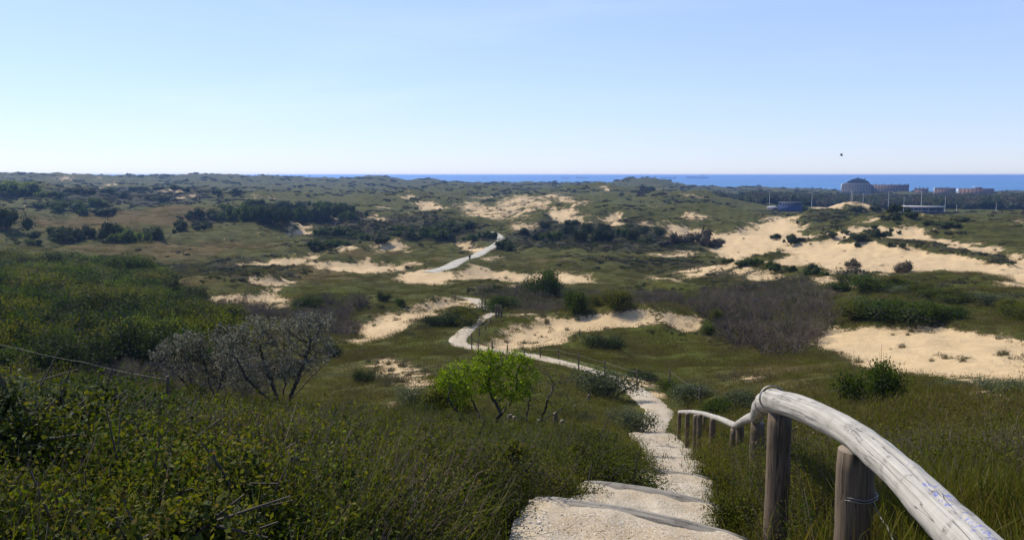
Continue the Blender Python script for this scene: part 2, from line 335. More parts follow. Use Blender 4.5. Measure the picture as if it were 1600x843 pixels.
# ------------------------------------------------------------------ regions of the land (traced where they lie)
def region(pts, rmin=0, rmax=1e9):
    return np.array([at(px, row, rmin=rmin, rmax=rmax)[0][:2] for px, row in pts])
def sdf(x, y, P):
    """signed distance, positive inside"""
    ins = np.zeros(x.shape, bool); best = np.full(x.shape, 1e9)
    for a, b in zip(P, np.roll(P, -1, 0)):
        d = b - a; t = np.clip(((x - a[0]) * d[0] + (y - a[1]) * d[1]) / ((d * d).sum() + 1e-9), 0, 1)
        best = np.minimum(best, np.hypot(x - a[0] - t * d[0], y - a[1] - t * d[1]))
        c = (a[1] > y) != (b[1] > y)
        if d[1] != 0: ins ^= c & (x < a[0] + (y - a[1]) / d[1] * d[0])
    return np.where(ins, best, -best)
SAND = [  # (strength, polygon)
 (1.0,[(1040,350),(1085,351),(1120,361),(1160,358),(1195,340),(1225,332),(1250,338),(1262,350),(1320,355),(1380,350),(1430,350),(1480,362),(1530,376),(1575,392),(1600,400),(1600,428),(1560,431),(1530,425),(1500,420),(1440,424),(1400,426),(1340,424),(1300,430),(1290,417),(1265,411),(1210,406),(1195,400),(1120,399),(1108,385),(1080,375),(1045,368),(1038,360)]),
 (1.0,[(1272,515),(1310,506),(1360,504),(1420,506),(1460,502),(1500,507),(1540,512),(1640,522),(1640,600),(1560,590),(1500,587),(1440,583),(1400,580),(1350,573),(1310,550),(1285,532)]),
 (1.0,[(1180,404),(1230,398),(1400,395),(1600,402),(1640,402),(1640,426),(1570,431),(1520,424),(1440,424),(1400,424),(1345,421),(1300,427),(1288,416),(1240,409)]),
 (1.0,[(1540,435),(1600,426),(1640,424),(1640,448),(1600,446),(1565,446)]),
 (1.0,[(748,545),(775,525),(800,508),(850,495),(900,488),(950,485),(1000,483),(1050,482),(1085,488),(1095,505),(1070,512),(1040,500),(1000,498),(950,505),(905,518),(890,530),(850,541),(800,546),(770,550)]),
 (1.0,[(715,424),(740,420),(800,420),(860,422),(900,424),(932,431),(925,440),(890,443),(840,440),(760,437),(715,434)]),
 (.62,[(740,446),(800,444),(850,447),(860,451),(800,452),(745,450)]),
 (.92,[(548,527),(560,506),(600,486),(650,474),(690,460),(722,461),(738,468),(720,476),(690,482),(650,502),(610,521),(580,532),(555,533)]),
 (.60,[(555,572),(600,556),(650,562),(700,575),(690,590),(640,615),(600,600),(570,592)]),
 (.62,[(600,640),(640,610),(690,605),(680,640),(640,655)]),
 (.95,[(290,466),(330,459),(390,451),(430,449),(455,460),(448,476),(410,480),(360,469),(310,470)]),
 (.9,[(400,438),(430,430),(475,430),(470,437),(430,443)]),(.9,[(375,409),(420,402),(490,405),(500,411),(440,411),(400,413)]),
 (1.0,[(470,406),(520,402),(560,403),(600,408),(645,406),(648,416),(600,424),(560,426),(520,419),(480,413)]),
 (1.0,[(586,379),(612,371),(630,376),(622,388),(632,393),(590,393)]),(1.0,[(445,362),(458,350),(492,346),(482,360),(455,366)]),
 (.9,[(508,349),(520,345),(542,344),(540,350),(520,353)]),(.95,[(458,393),(480,388),(510,390),(496,400),(478,397)]),(.85,[(520,387),(540,382),(562,381),(560,388),(535,390)]),
 (1.0,[(650,323),(654,314),(676,311),(693,319),(690,325),(665,328)]),(.95,[(630,307),(638,300),(650,304),(650,309)]),(.8,[(585,325),(605,319),(608,325),(592,329)]),
 (.9,[(575,338),(590,334),(602,338),(588,342)]),(.7,[(632,331),(660,328),(660,333),(635,334)]),
 (.57,[(702,316),(740,312),(762,318),(790,308),(830,300),(852,309),(872,319),(845,330),(822,342),(832,360),(800,362),(794,346),(760,342),(712,336)]),
 (.92,[(848,326),(868,319),(900,319),(910,330),(932,345),(915,352),(880,346),(858,336)]),(.95,[(934,343),(964,330),(982,340),(970,349),(940,349)]),
 (.85,[(795,350),(825,335),(842,350),(838,360),(800,362)]),(.72,[(832,312),(858,299),(880,306),(905,311),(928,314),(900,318),(860,317)]),
 (.62,[(975,347),(1020,344),(1062,346),(1058,352),(1000,353)]),(.8,[(1060,338),(1085,330),(1100,335),(1112,340),(1090,343),(1068,342)]),
 (.6,[(1038,306),(1060,303),(1090,304),(1115,312),(1095,312),(1060,309)]),(.58,[(1000,324),(1030,320),(1052,323),(1045,328),(1010,328)]),
 (.66,[(1010,400),(1050,392),(1090,392),(1115,396),(1100,402),(1040,404)]),(.62,[(1045,425),(1100,413),(1180,414),(1240,425),(1330,432),(1400,425),(1400,440),(1300,446),(1200,442),(1110,428),(1060,440)]),
 (.8,[(995,437),(1015,431),(1050,434),(1048,440),(1010,441)]),
 (.95,[(710,378),(728,372),(747,382),(768,389),(757,396),(735,391)]),(1.0,[(610,434),(645,424),(667,416),(702,419),(712,430),(690,442),(640,443)]),
 (.7,[(730,408),(760,403),(800,404),(790,409),(750,411)]),
 (.63,[(1130,590),(1160,581),(1220,584),(1230,592),(1180,600),(1145,598)]),(.62,[(900,582),(960,583),(1030,592),(1052,600),(1050,618),(1005,618),(965,603)]),
 (.62,[(775,492),(800,485),(850,487),(860,492),(800,498)]),(.6,[(1100,520),(1140,535),(1170,545),(1150,550),(1110,535)]),
 (.6,[(1280,445),(1340,436),(1370,441),(1350,452),(1300,462),(1270,470)]),(.62,[(1460,595),(1540,590),(1640,600),(1640,640),(1560,630),(1500,612)]),
 (.9,[(93,277),(104,274),(107,276),(97,280)]),(.9,[(147,279),(153,276),(157,277),(150,281)]),(.9,[(152,291),(178,284),(178,287),(156,293)]),
 (.85,[(258,299),(285,295),(285,299),(262,301)]),(.85,[(278,309),(308,303),(310,306),(285,311)]),(.62,[(28,322),(50,315),(58,317),(35,325)]),
 (.9,[(136,348),(156,345),(158,348),(140,350)]),(.6,[(10,366),(30,361),(32,366),(14,370)]),
 (.8,[(1260,324),(1280,317),(1310,318),(1330,322),(1290,328)]),(.8,[(1310,325),(1330,315),(1360,312),(1390,318),(1375,330),(1340,332)]),
 (.8,[(1325,345),(1350,338),(1390,336),(1400,342),(1360,348)]),(.7,[(1560,345),(1600,342),(1640,345),(1640,352),(1590,352)]),(.6,[(1440,336),(1480,335),(1500,340),(1450,342)]),
 (.9,[(940,292),(955,287),(958,290),(948,297)]),(.8,[(1032,297),(1040,295),(1046,299),(1038,300)]),(.62,[(870,297),(905,300),(905,303),(870,302)]),
 (.8,[(735,308),(760,306),(785,307),(760,310)]),(.9,[(400,303),(420,303),(425,306),(405,306)]),
 (.62,[(350,376),(400,366),(440,368),(430,372),(380,376)]),
]
UNSAND = [ # plants growing over the big bare dunes
 [(1300,378),(1330,368),(1372,360),(1382,364),(1378,372),(1345,378)],[(1372,374),(1440,375),(1480,384),(1530,391),(1575,401),(1588,411),(1550,404),(1500,396),(1450,387),(1400,380)],
 [(1246,344),(1262,331),(1320,326),(1340,333),(1325,345),(1280,348)],[(1254,355),(1290,353),(1325,352),(1320,356),(1262,358)],
 [(1245,372),(1280,364),(1310,362),(1300,370),(1260,377)],[(1170,402),(1190,397),(1214,388),(1228,386),(1208,397),(1190,404)],[(1425,360),(1470,356),(1500,368),(1450,362)]]
TONES = [ # (attribute, strength, polygon)
 ('brown',.9,[(30,340),(120,335),(220,330),(330,322),(330,345),(300,352),(200,362),(100,362),(20,350)]),
 ('brown',.75,[(60,390),(200,375),(300,380),(420,372),(440,385),(320,400),(200,405),(100,405)]),('brown',1.0,[(100,408),(200,405),(300,412),(290,425),(150,425)]),
 ('brown',.5,[(240,430),(320,428),(400,436),(380,448),(300,455),(230,450)]),('brown',.7,[(470,395),(560,388),(700,398),(690,408),(650,402),(560,400)]),
 ('brown',.9,[(430,418),(560,425),(600,432),(520,445),(440,435)]),('brown',.6,[(790,395),(850,395),(900,405),(850,415),(790,410)]),
 ('brown',.55,[(1150,520),(1250,560),(1400,640),(1640,640),(1640,780),(1450,720),(1300,640),(1150,590)]),('brown',.5,[(950,540),(1100,560),(1150,580),(1000,585)]),
 ('lush',1.0,[(1462,334),(1530,332),(1540,328),(1466,329)]),
 ('lush',1.0,[(400,455),(470,440),(620,445),(720,450),(690,462),(600,470),(500,470)]),('lush',1.0,[(1020,465),(1040,440),(1100,450),(1110,470),(1060,480)]),
 ('lush',.9,[(860,540),(1000,505),(1090,515),(1160,560),(1080,600),(900,590)]),('lush',.9,[(740,510),(800,495),(880,490),(790,520),(760,540)]),
 ('lush',.8,[(1440,425),(1520,430),(1600,455),(1600,500),(1480,490),(1380,450)]),('lush',.9,[(1250,345),(1320,328),(1340,335),(1320,346)]),('lush',.7,[(910,335),(960,300),(1000,320),(960,336)]),
 ('lush',.7,[(540,600),(620,520),(700,500),(720,560),(700,580),(600,560)]),('lush',.6,[(780,560),(900,560),(980,640),(900,690),(760,650)]),
 ('dark',1.0,[(0,420),(60,405),(180,410),(260,440),(330,500),(360,560),(330,640),(0,640)]),('dark',1.0,[(1060,470),(1130,448),(1230,445),(1290,470),(1290,520),(1240,555),(1150,540),(1090,500)]),
 ('dark',1.0,[(250,415),(340,408),(450,412),(470,425),(390,440),(270,432)]),('dark',1.0,[(430,480),(480,462),(570,470),(570,495),(540,530),(470,520)]),
 ('dark',.9,[(740,448),(870,450),(1050,455),(1060,475),(900,480),(780,475)]),('dark',1.0,[(500,350),(600,335),(700,340),(770,362),(775,380),(650,376),(560,378),(480,385)]),
 ('dark',1.0,[(790,370),(830,350),(930,340),(1040,360),(1110,392),(960,395),(800,388)]),('dark',.8,[(880,400),(1010,402),(1100,405),(1160,410),(1050,425),(950,415)]),
 ('dark',.9,[(1050,425),(1110,415),(1200,425),(1290,440),(1240,450),(1120,445)]),('dark',1.0,[(300,345),(420,322),(560,330),(590,345),(430,352)]),
 ('dark',.9,[(60,300),(180,292),(340,300),(300,318),(160,320),(80,322)]),('dark',.9,[(1390,430),(1440,430),(1500,455),(1560,475),(1480,480),(1400,455)]),
 ('dark',.9,[(700,475),(740,480),(750,500),(700,520),(640,520),(660,500)]),('dark',.9,[(560,585),(640,580),(680,590),(640,605),(580,600)]),
]
SANDW_ = [(k, region(p)) for k, p in SAND]
UNW_ = [region(p) for p in UNSAND]
TONEW = [(a, k, region(p)) for a, k, p in TONES]
SANDW, UNW = SANDW_, UNW_
def mask_of(x, y, P, k=1.0, soft=.022):
    out = np.zeros(x.shape); r = np.hypot(x, y); pad = 8 + .03 * r.max() * 0
    m = (x > P[:, 0].min() - pad) & (x < P[:, 0].max() + pad) & (y > P[:, 1].min() - pad * 2) & (y < P[:, 1].max() + pad * 2)
    if m.any():
        wd = .35 + soft * r[m]; X_, Y_, r_ = x[m], y[m], r[m]; rag = (.8 + .009 * r_) * perlin(X_ / 9, Y_ / 9, 101) + (.35 + .006 * r_) * perlin(X_ / 3.2, Y_ / 3.2, 102); out[m] = np.clip(.5 + .5 * (sdf(X_, Y_, P) + rag) / wd, 0, 1) * k
    return out
def cover(x, y):
    s = np.zeros(x.shape); un = np.zeros(x.shape)
    for k, P in SANDW: s = np.maximum(s, mask_of(x, y, P, k))
    for P in UNW: un = np.maximum(un, mask_of(x, y, P, 1, .006))
    r = np.hypot(x, y)
    # wind-blown tops beyond the traced ones, away from the woods
    t = {'sand': s * (1 - un), 'brown': np.zeros(x.shape), 'dark': np.zeros(x.shape), 'lush': np.zeros(x.shape)}
    for a, k, P in TONEW: t[a] = np.maximum(t[a], mask_of(x, y, P, k, .03))
    t['dark'] = np.maximum(t['dark'], un * .6)
    return t

# ------------------------------------------------------------------ ground, sea, haze
def ground_material():      # turf, heath, scrub litter and blown sand
    g = G('dune_ground'); P = g.coord()
    n1 = g.noise(.035, 5, .6, P); n2 = g.noise(.35, 5, .65, P); n3 = g.noise(2.6, 4, .7, P); n4 = g.noise(14, 3, .7, P)
    sand, brown, dark, lush = (g.attr(a) for a in ('sand', 'brown', 'dark', 'lush'))
    olive = g.mix(g.ramp(n2, .35, .65), (.042, .048, .008), (.096, .088, .018))
    olive = g.mix(g.ramp(n3, .3, .7, 0, .55), olive, (.022, .028, .006))
    br = g.mix(g.ramp(n3, .3, .7), (.070, .050, .016), (.112, .080, .028))
    bm = g.math('ADD', brown, g.math('MULTIPLY', g.math('SUBTRACT', n1, .5), 1.3)); c = g.mix(g.ramp(bm, .25, .75), olive, br)
    lm = g.math('ADD', lush, g.math('MULTIPLY', g.math('SUBTRACT', n2, .5), 1.0)); c = g.mix(g.ramp(lm, .3, .8), c, g.mix(n3, (.038, .050, .006), (.082, .088, .012)))
    dm = g.math('ADD', dark, g.math('MULTIPLY', g.math('SUBTRACT', n2, .5), .9)); c = g.mix(g.ramp(dm, .35, .7, 0, .85), c, g.mix(n3, (.018, .020, .009), (.042, .036, .022)))
    n5 = g.noise(.11, 3, .6, P); sn = g.math('ADD', g.math('ADD', g.math('MULTIPLY', g.math('SUBTRACT', n2, .5), .85), g.math('MULTIPLY', g.math('SUBTRACT', n5, .5), .75)), g.math('MULTIPLY', g.math('SUBTRACT', n3, .5), .75))
    sm = g.ramp(g.math('ADD', sand, sn), .44, .56)
    sc = g.mix(g.ramp(n2, .3, .7), (.41, .305, .175), (.485, .365, .215)); sc = g.mix(g.ramp(n4, .35, .75, 0, .3), sc, (.32, .23, .12))
    n6 = g.noise(.9, 5, .7, P); c = g.mix(g.ramp(n6, .56, .66, 0, .55), c, (.016, .020, .007)); c = g.mix(g.ramp(n6, .36, .44, .35, 0), c, (.115, .100, .045))
    c = g.mix(sm, c, sc)
    h = g.math('ADD', g.math('MULTIPLY', n2, .9), g.math('ADD', g.math('MULTIPLY', n3, .28), g.math('MULTIPLY', n4, .05)))
    h = g.math('MULTIPLY', h, g.math('SUBTRACT', 1.0, g.math('MULTIPLY', sm, .45))); g.bump(h, 1.0, .8)
    g.b.inputs['Specular IOR Level'].default_value = .1
    return g.fin(c, .95)
M_ground = ground_material()
def polar_ground():
    na, nr = 800, 540
    az = np.linspace(-R(41), R(41), na); rr = np.exp(np.linspace(math.log(.9), math.log(1900), nr))
    A, RR = np.meshgrid(az, rr); X = RR * np.sin(A); Y = RR * np.cos(A)
    az2 = np.linspace(R(41), R(319), 70); rr2 = np.exp(np.linspace(math.log(.9), math.log(2600), 90))
    A2, R2 = np.meshgrid(az2, rr2); X2 = R2 * np.sin(A2); Y2 = R2 * np.cos(A2)
    x = np.concatenate([X.ravel(), X2.ravel(), [0]]); y = np.concatenate([Y.ravel(), Y2.ravel(), [0]])
    z = np.concatenate([H(X.ravel(), Y.ravel()), H0(X2.ravel(), Y2.ravel()), [CZ - 1.62]])
    mb = MB()
    def grid(n, m, off):
        i, j = np.meshgrid(np.arange(n - 1), np.arange(m - 1), indexing='ij'); k = off + i * m + j
        return np.stack([k, k + 1, k + m + 1, k + m], -1).reshape(-1, 4)[:, ::-1]
    o2 = na * nr; c = len(x) - 1
    mb.add(np.stack([x, y, z], 1), grid(nr, na, 0)); mb.f.append(grid(90, 70, o2)); mb.m.append(np.zeros(len(mb.f[-1]), int))
    k = np.arange(na - 1); fan = np.stack([k, k + 1, k * 0 + c], 1); k = np.arange(69) + o2; fan2 = np.stack([k, k + 1, k * 0 + c], 1)
    f = np.concatenate([fan, fan2])[:, ::-1]; mb.f.append(f); mb.m.append(np.zeros(len(f), int))
    me = mb.mesh('ground', M_ground, True)
    cv = cover(x, y)
    for a, v in cv.items():
        at_ = me.attributes.new(a, 'FLOAT', 'POINT'); at_.data.foreach_set('value', v.astype(np.float32))
    return me
ground = link('ground', polar_ground()); tag(ground, kind='structure')

def sea_material():
    g = G('sea_water'); P = g.coord()
    n = g.noise(.0016, 4, .55, P); c = g.mix(g.ramp(n, .35, .65), (.022, .115, .27), (.034, .150, .33))
    mp = g.n('ShaderNodeMapping'); mp.inputs['Scale'].default_value = (1, .6, 1); g.l(P, mp.inputs[0])
    h = g.noise(.05, 6, .7, mp.outputs[0]); g.bump(h, 3.0, .7)
    g.b.inputs['Specular IOR Level'].default_value = .5
    return g.fin(c, .42)
mb = MB(); A = np.linspace(0, 2 * math.pi, 97)[:-1]; rs = [1500, 1900, 2600, 4000, 7000, 12000, 20000, 30000]
V = np.array([[r * math.sin(a), r * math.cos(a), 0] for r in rs for a in A])
i, j = np.meshgrid(np.arange(len(rs) - 1), np.arange(96), indexing='ij'); j2 = (j + 1) % 96
mb.add(V, np.stack([i * 96 + j, (i + 1) * 96 + j, (i + 1) * 96 + j2, i * 96 + j2], -1).reshape(-1, 4)[:, ::-1])
sea = link('sea', mb.mesh('sea', sea_material())); tag(sea, kind='structure')
mb = MB(); mb.box(-31000, 31000, -31000, 31000, -9, CZ + 4.5)
hz = bpy.data.materials.new('haze'); hz.use_nodes = True; t = hz.node_tree; t.nodes.clear()
o = t.nodes.new('ShaderNodeOutputMaterial'); pv = t.nodes.new('ShaderNodeVolumePrincipled')
pv.inputs['Color'].default_value = (.30, .52, 1.0, 1); pv.inputs['Density'].default_value = .00014; pv.inputs['Anisotropy'].default_value = .35
t.links.new(pv.outputs[0], o.inputs['Volume'])
haze = link('haze', mb.mesh('haze', hz)); tag(haze, kind='stuff'); haze['label'] = 'thin blue sea haze over the dunes'

# ------------------------------------------------------------------ path and road sheets
def ribbon(L, mat, name, lift=.0, across=9, wob=.22):
    T = np.gradient(L[:, :2], axis=0); T /= np.linalg.norm(T, axis=1)[:, None] + 1e-9; N = np.stack([T[:, 1], -T[:, 0]], 1)
    q = np.linspace(-1, 1, across); V = []
    for i, (x, y, z, hw) in enumerate(L):
        for s_ in q:
            ww = hw * (1 + wob * perlin(np.array(x * 1.3 + s_ * 9), np.array(y * 1.3), 21)) * s_
            X = x + N[i, 0] * ww; Y = y + N[i, 1] * ww
            V.append((X, Y, z + lift + .02 - .11 * abs(s_) ** 3 + .02 * float(perlin(np.array(X * 1.5), np.array(Y * 1.5), 8))))
    n = len(L); i, j = np.meshgrid(np.arange(n - 1), np.arange(across - 1), indexing='ij'); k = i * across + j
    mb = MB(); mb.add(V, np.stack([k, k + 1, k + across + 1, k + across], -1).reshape(-1, 4)[:, ::-1])
    o = link(name, mb.mesh(name, mat, True)); return tag(o, kind='structure')
g = G('shell_sand'); n = g.noise(1.2, 5, .6); n2 = g.noise(55, 3, .8); n3 = g.noise(9, 4, .7)
vo = g.n('ShaderNodeTexVoronoi'); vo.inputs['Scale'].default_value = 70; g.l(g.coord(), vo.inputs['Vector'])
c = g.mix(g.ramp(n, .35, .65), (.31, .245, .160), (.36, .31, .235)); c = g.mix(g.ramp(n2, .5, .68, 0, .75), c, (.52, .50, .46))
c = g.mix(g.ramp(vo.outputs['Distance'], .0, .22, .5, 0), c, (.24, .19, .13)); c = g.mix(g.ramp(n3, .55, .75, 0, .35), c, (.30, .23, .15))
g.bump(g.math('ADD', g.math('MULTIPLY', vo.outputs['Distance'], .5), g.math('MULTIPLY', n3, 1.0)), .008, .8); M_path = g.fin(c, .9)
g = G('pale_concrete'); n = g.noise(.6, 5, .6); c = g.mix(g.ramp(n, .35, .65), (.30, .285, .25), (.39, .36, .30)); M_road = g.fin(c, .9)
ribbon(lower, M_path, 'footpath', across=9); ribbon(low2, M_path, 'footpath'); ribbon(road, M_road, 'cycle_road', .04, 7, .08)

# ------------------------------------------------------------------ plant materials
L_scrub = leaf_mat('scrub_leaves', [(.016,.022,.004),(.046,.056,.006),(.088,.100,.010),(.122,.122,.018),(.100,.060,.022)], .42)
L_green = leaf_mat('green_leaves', [(.018,.036,.004),(.042,.070,.007),(.085,.112,.012)], .35)
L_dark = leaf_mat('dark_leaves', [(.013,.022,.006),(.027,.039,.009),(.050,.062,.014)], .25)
L_yellow = leaf_mat('spring_leaves', [(.055,.085,.012),(.10,.14,.02),(.15,.18,.03)], .45)
L_vivid = leaf_mat('bright_leaves', [(.040,.075,.006),(.095,.16,.010),(.20,.27,.018),(.34,.38,.035)], .5)
L_silver = leaf_mat('silver_leaves', [(.020,.020,.012),(.055,.052,.030),(.12,.115,.075),(.34,.34,.26),(.09,.045,.018)], .15)
L_greygreen = leaf_mat('grey_green_leaves', [(.035,.045,.018),(.075,.090,.040),(.16,.175,.095)], .25)
L_grass = leaf_mat('grass_blades', [(.050,.052,.008),(.090,.084,.014),(.14,.116,.030)], .35)
L_lush = leaf_mat('fresh_grass', [(.040,.054,.006),(.078,.092,.010),(.125,.135,.020)], .4)
L_heath = leaf_mat('dry_heath', [(.070,.048,.022),(.105,.072,.032),(.075,.075,.026)], .2)
L_straw = leaf_mat('dry_stalks', [(.14,.10,.05),(.22,.17,.09),(.30,.25,.15)], .2)
L_marram = leaf_mat('marram', [(.085,.070,.035),(.13,.115,.06),(.075,.085,.035)], .2)
L_twig = leaf_mat('bare_twigs', [(.058,.043,.032),(.115,.090,.068),(.24,.20,.155)], .0)
L_bark = flat_mat('bark', (.030,.024,.020), (.085,.072,.060), 40)

# ------------------------------------------------------------------ plant shapes
def lobes(k, flat=.8, spread=.62):
    c = rng.normal(size=(k, 3)) * [spread * .55, spread * .55, .16]; c[:, 2] = np.abs(c[:, 2]) + rng.uniform(.3, .62, k) * flat
    return c, rng.uniform(.34, .58, k)
def shell(n, C, Rd, inner=.72):
    i = rng.integers(0, len(C), n); d = rng.normal(size=(n, 3)); d[:, 2] += .25; d /= np.linalg.norm(d, axis=1)[:, None]
    rr = Rd[i] * rng.uniform(inner, 1.06, n) * (1 + .22 * np.sin(d[:, 0] * 9 + i) * np.cos(d[:, 1] * 8 + d[:, 2] * 5)); p = C[i] + d * rr[:, None] * [1.05, 1.05, .9]
    m = p[:, 2] > .02
    return p[m]
def bush(n, size, lmat, k=7, core=.72, stems=True, squash=1.0, core_mat=None, spread=.62):
    """leaf crown about 1 m in radius plus stems and an added dark filling that blocks light; returns (crown mesh, stems mesh)"""
    C, Rd = lobes(k, spread=spread); C[:, 2] *= squash; Rd = Rd * (1 if squash == 1 else rng.uniform(.45, 1.0, k))
    a = MB(); p = shell(n, C, Rd); a.leaves(p, size * rng.uniform(.6, 1.3, len(p)), .62)
    b = MB()
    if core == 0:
        p = shell(int(n * .45), C, Rd * .74, .3); b.leaves(p, size * 1.5 * rng.uniform(.6, 1.3, len(p)), .7, 0, 0)  # dark leaves added inside so that light does not pass through the crown
    for q, r in zip(C, Rd):                                      # added filling of each lobe: an uneven closed lump that stops light
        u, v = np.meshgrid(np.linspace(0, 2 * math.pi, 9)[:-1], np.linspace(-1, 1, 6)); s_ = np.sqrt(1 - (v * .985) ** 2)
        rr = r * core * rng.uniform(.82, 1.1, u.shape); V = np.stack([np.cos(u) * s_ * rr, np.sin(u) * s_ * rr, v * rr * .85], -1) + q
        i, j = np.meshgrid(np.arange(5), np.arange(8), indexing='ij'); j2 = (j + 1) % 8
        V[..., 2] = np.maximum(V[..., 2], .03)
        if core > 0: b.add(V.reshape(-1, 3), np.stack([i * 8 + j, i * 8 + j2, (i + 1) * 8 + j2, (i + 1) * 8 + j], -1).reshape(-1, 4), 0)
        base = np.array([q[0] * .25, q[1] * .25, -.08]); b.segs([base], [q], .035, .015, 5, 1)
        t = q + rng.normal(size=(5, 3)) * r * .7; b.segs(np.repeat([q], 5, 0), t, .015, .005, 3, 1)
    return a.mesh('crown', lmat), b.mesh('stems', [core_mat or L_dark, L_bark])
def bare(n_stem=12, mat=None, h=1.0, th=.012, leaf=None, nl=0, ls=.05, spread=.5):
    """leafless shrub of forking stems, 1 m tall"""
    mb = MB(); P = np.zeros((n_stem, 3)) + rng.normal(size=(n_stem, 3)) * [.06, .06, 0]; D = rng.normal(size=(n_stem, 3)) * [spread, spread, .12] + [0, 0, .9]
    D /= np.linalg.norm(D, axis=1)[:, None]; L = .42 * h; tips = []
    for lev in range(5):
        Q = P + D * L * rng.uniform(.6, 1.2, (len(P), 1)); t = th * .62 ** lev
        mb.segs(P, Q, t, t * .62, 4 if lev < 2 else 3)
        tips.append(Q)
        if lev == 4: break
        m = 2 if lev in (0, 2) else 3 if lev == 1 else 2
        P = np.repeat(Q, m, 0); D = np.repeat(D, m, 0) + rng.normal(size=(len(P), 3)) * .42 + [0, 0, .12]; D /= np.linalg.norm(D, axis=1)[:, None]; L *= .68
    mats = [mat or L_twig]
    if leaf:
        T = np.concatenate(tips[2:]); i = rng.integers(0, len(T), nl); mb.leaves(T[i] + rng.normal(size=(nl, 3)) * .035, ls * rng.uniform(.6, 1.3, nl), .5, mat=1); mats.append(leaf)
    return mb.mesh('bare_shrub', mats)
def joined(name, *ms):
    """several meshes as one (for the uncountable ground cover)"""
    mb = MB(); mats = []
    for me in ms:
        V = np.zeros(len(me.vertices) * 3); me.vertices.foreach_get('co', V); off = len(mats); mats += list(me.materials)
        mi = np.zeros(len(me.polygons), int); me.polygons.foreach_get('material_index', mi); n = np.zeros(len(me.polygons), int); me.polygons.foreach_get('loop_total', n)
        idx = np.zeros(len(me.loops), int); me.loops.foreach_get('vertex_index', idx); st = np.concatenate([[0], np.cumsum(n)[:-1]]); base = mb.n
        mb.v.append(V.reshape(-1, 3)); mb.n += len(me.vertices)
        for c in (3, 4):
            m = n == c
            if m.any(): mb.f.append(idx[st[m][:, None] + np.arange(c)] + base); mb.m.append(mi[m] + off)
    return mb.mesh(name, mats)
def rose_clump(lm, n=330, w=.3, h=.3, ls=.021, tw=26):
    mb = MB(); b = rng.normal(size=(tw, 3)) * [w * .4, w * .4, 0]; t = b + rng.normal(size=(tw, 3)) * [w * .45, w * .45, .05] + [0, 0, h]
    mb.segs(b - [0, 0, .05], t, .0022, .0010, 3, 0)
    k = rng.uniform(.25, 1.05, (n, 1)); i = rng.integers(0, tw, n); p = b[i] + (t[i] - b[i]) * k + rng.normal(size=(n, 3)) * .028
    mb.leaves(p, ls * rng.uniform(.55, 1.35, n), .62, .3, 1)
    return mb.mesh('low_shrub', [L_twig, lm])
def grass_patch(lm, n, w, h, wid, lean=.6):
    mb = MB(); p = rng.normal(size=(n, 3)) * [w * .5, w * .5, 0]; mb.blades(p - [0, 0, .02], h * rng.uniform(.5, 1.15, n), lean, wid); return mb.mesh('grass', lm)
def heath_patch(lm, n, w, h, ls):
    mb = MB(); p = rng.normal(size=(n, 3)) * [w * .5, w * .5, 0]; q = np.hypot(p[:, 0], p[:, 1]) / w; p[:, 2] = h * np.exp(-q * q * 1.5) * rng.uniform(.0, 1, n)
    mb.leaves(p, ls * rng.uniform(.6, 1.3, n), .5, .9, 0); return mb.mesh('heath', lm)

# ------------------------------------------------------------------ scattering (ground cover only)
_hid = 0
def scatter(name, label, protos, P, S, rz=None, tilt=.08):
    """one object of ground cover: a point per plant, geometry nodes place the plants"""
    me = bpy.data.meshes.new(name); n = len(P); me.vertices.add(n); me.vertices.foreach_set('co', np.asarray(P, np.float32).ravel())
    a = me.attributes.new('plant_size', 'FLOAT', 'POINT'); a.data.foreach_set('value', np.asarray(S, np.float32))
    rot = np.stack([rng.normal(size=n) * tilt, rng.normal(size=n) * tilt, rng.uniform(0, 6.283, n)], 1) if rz is None else rz
    a = me.attributes.new('plant_turn', 'FLOAT_VECTOR', 'POINT'); a.data.foreach_set('vector', rot.astype(np.float32).ravel())
    o = link(name, me); tag(o, label=label, kind='stuff')
    c = bpy.data.collections.new(name + '_plants')
    for q in protos: c.objects.link(bpy.data.objects.new(q.name, q))
    ng = bpy.data.node_groups.new(name + '_spread', 'GeometryNodeTree')
    ng.interface.new_socket('Geometry', in_out='INPUT', socket_type='NodeSocketGeometry'); ng.interface.new_socket('Geometry', in_out='OUTPUT', socket_type='NodeSocketGeometry')
    N = ng.nodes; gi = N.new('NodeGroupInput'); go = N.new('NodeGroupOutput'); ci = N.new('GeometryNodeCollectionInfo'); ci.inputs['Collection'].default_value = c
    ci.inputs['Separate Children'].default_value = True; ci.inputs['Reset Children'].default_value = True
    ip = N.new('GeometryNodeInstanceOnPoints'); ip.inputs['Pick Instance'].default_value = True
    na = N.new('GeometryNodeInputNamedAttribute'); na.data_type = 'FLOAT'; na.inputs['Name'].default_value = 'plant_size'
    nv = N.new('GeometryNodeInputNamedAttribute'); nv.data_type = 'FLOAT_VECTOR'; nv.inputs['Name'].default_value = 'plant_turn'
    K = ng.links.new; K(gi.outputs[0], ip.inputs['Points']); K(ci.outputs[0], ip.inputs['Instance']); K(na.outputs[0], ip.inputs['Scale']); K(nv.outputs[0], ip.inputs['Rotation']); K(ip.outputs[0], go.inputs[0])
    m = o.modifiers.new('spread', 'NODES'); m.node_group = ng
    return o
def fan(n, r0, r1, a0=-36, a1=36):
    if r1 < 30:      # the near growth goes on well outside the picture
        w0 = a1 - a0; a0 = -46 if a0 == -36 else a0; a1 = 46 if a1 == 36 else a1; n = int(n * (a1 - a0) / w0)
    r = np.exp(rng.uniform(math.log(r0), math.log(r1), n)); a = np.radians(rng.uniform(a0, a1, n)); return r * np.sin(a), r * np.cos(a)
def path_gap(x, y):
    d = np.full(x.shape, 1e9)
    for P, _, _ in ZPATH:
        q, v = near_poly(x, y, P); d = np.minimum(d, q - v[:, 1])
    return d
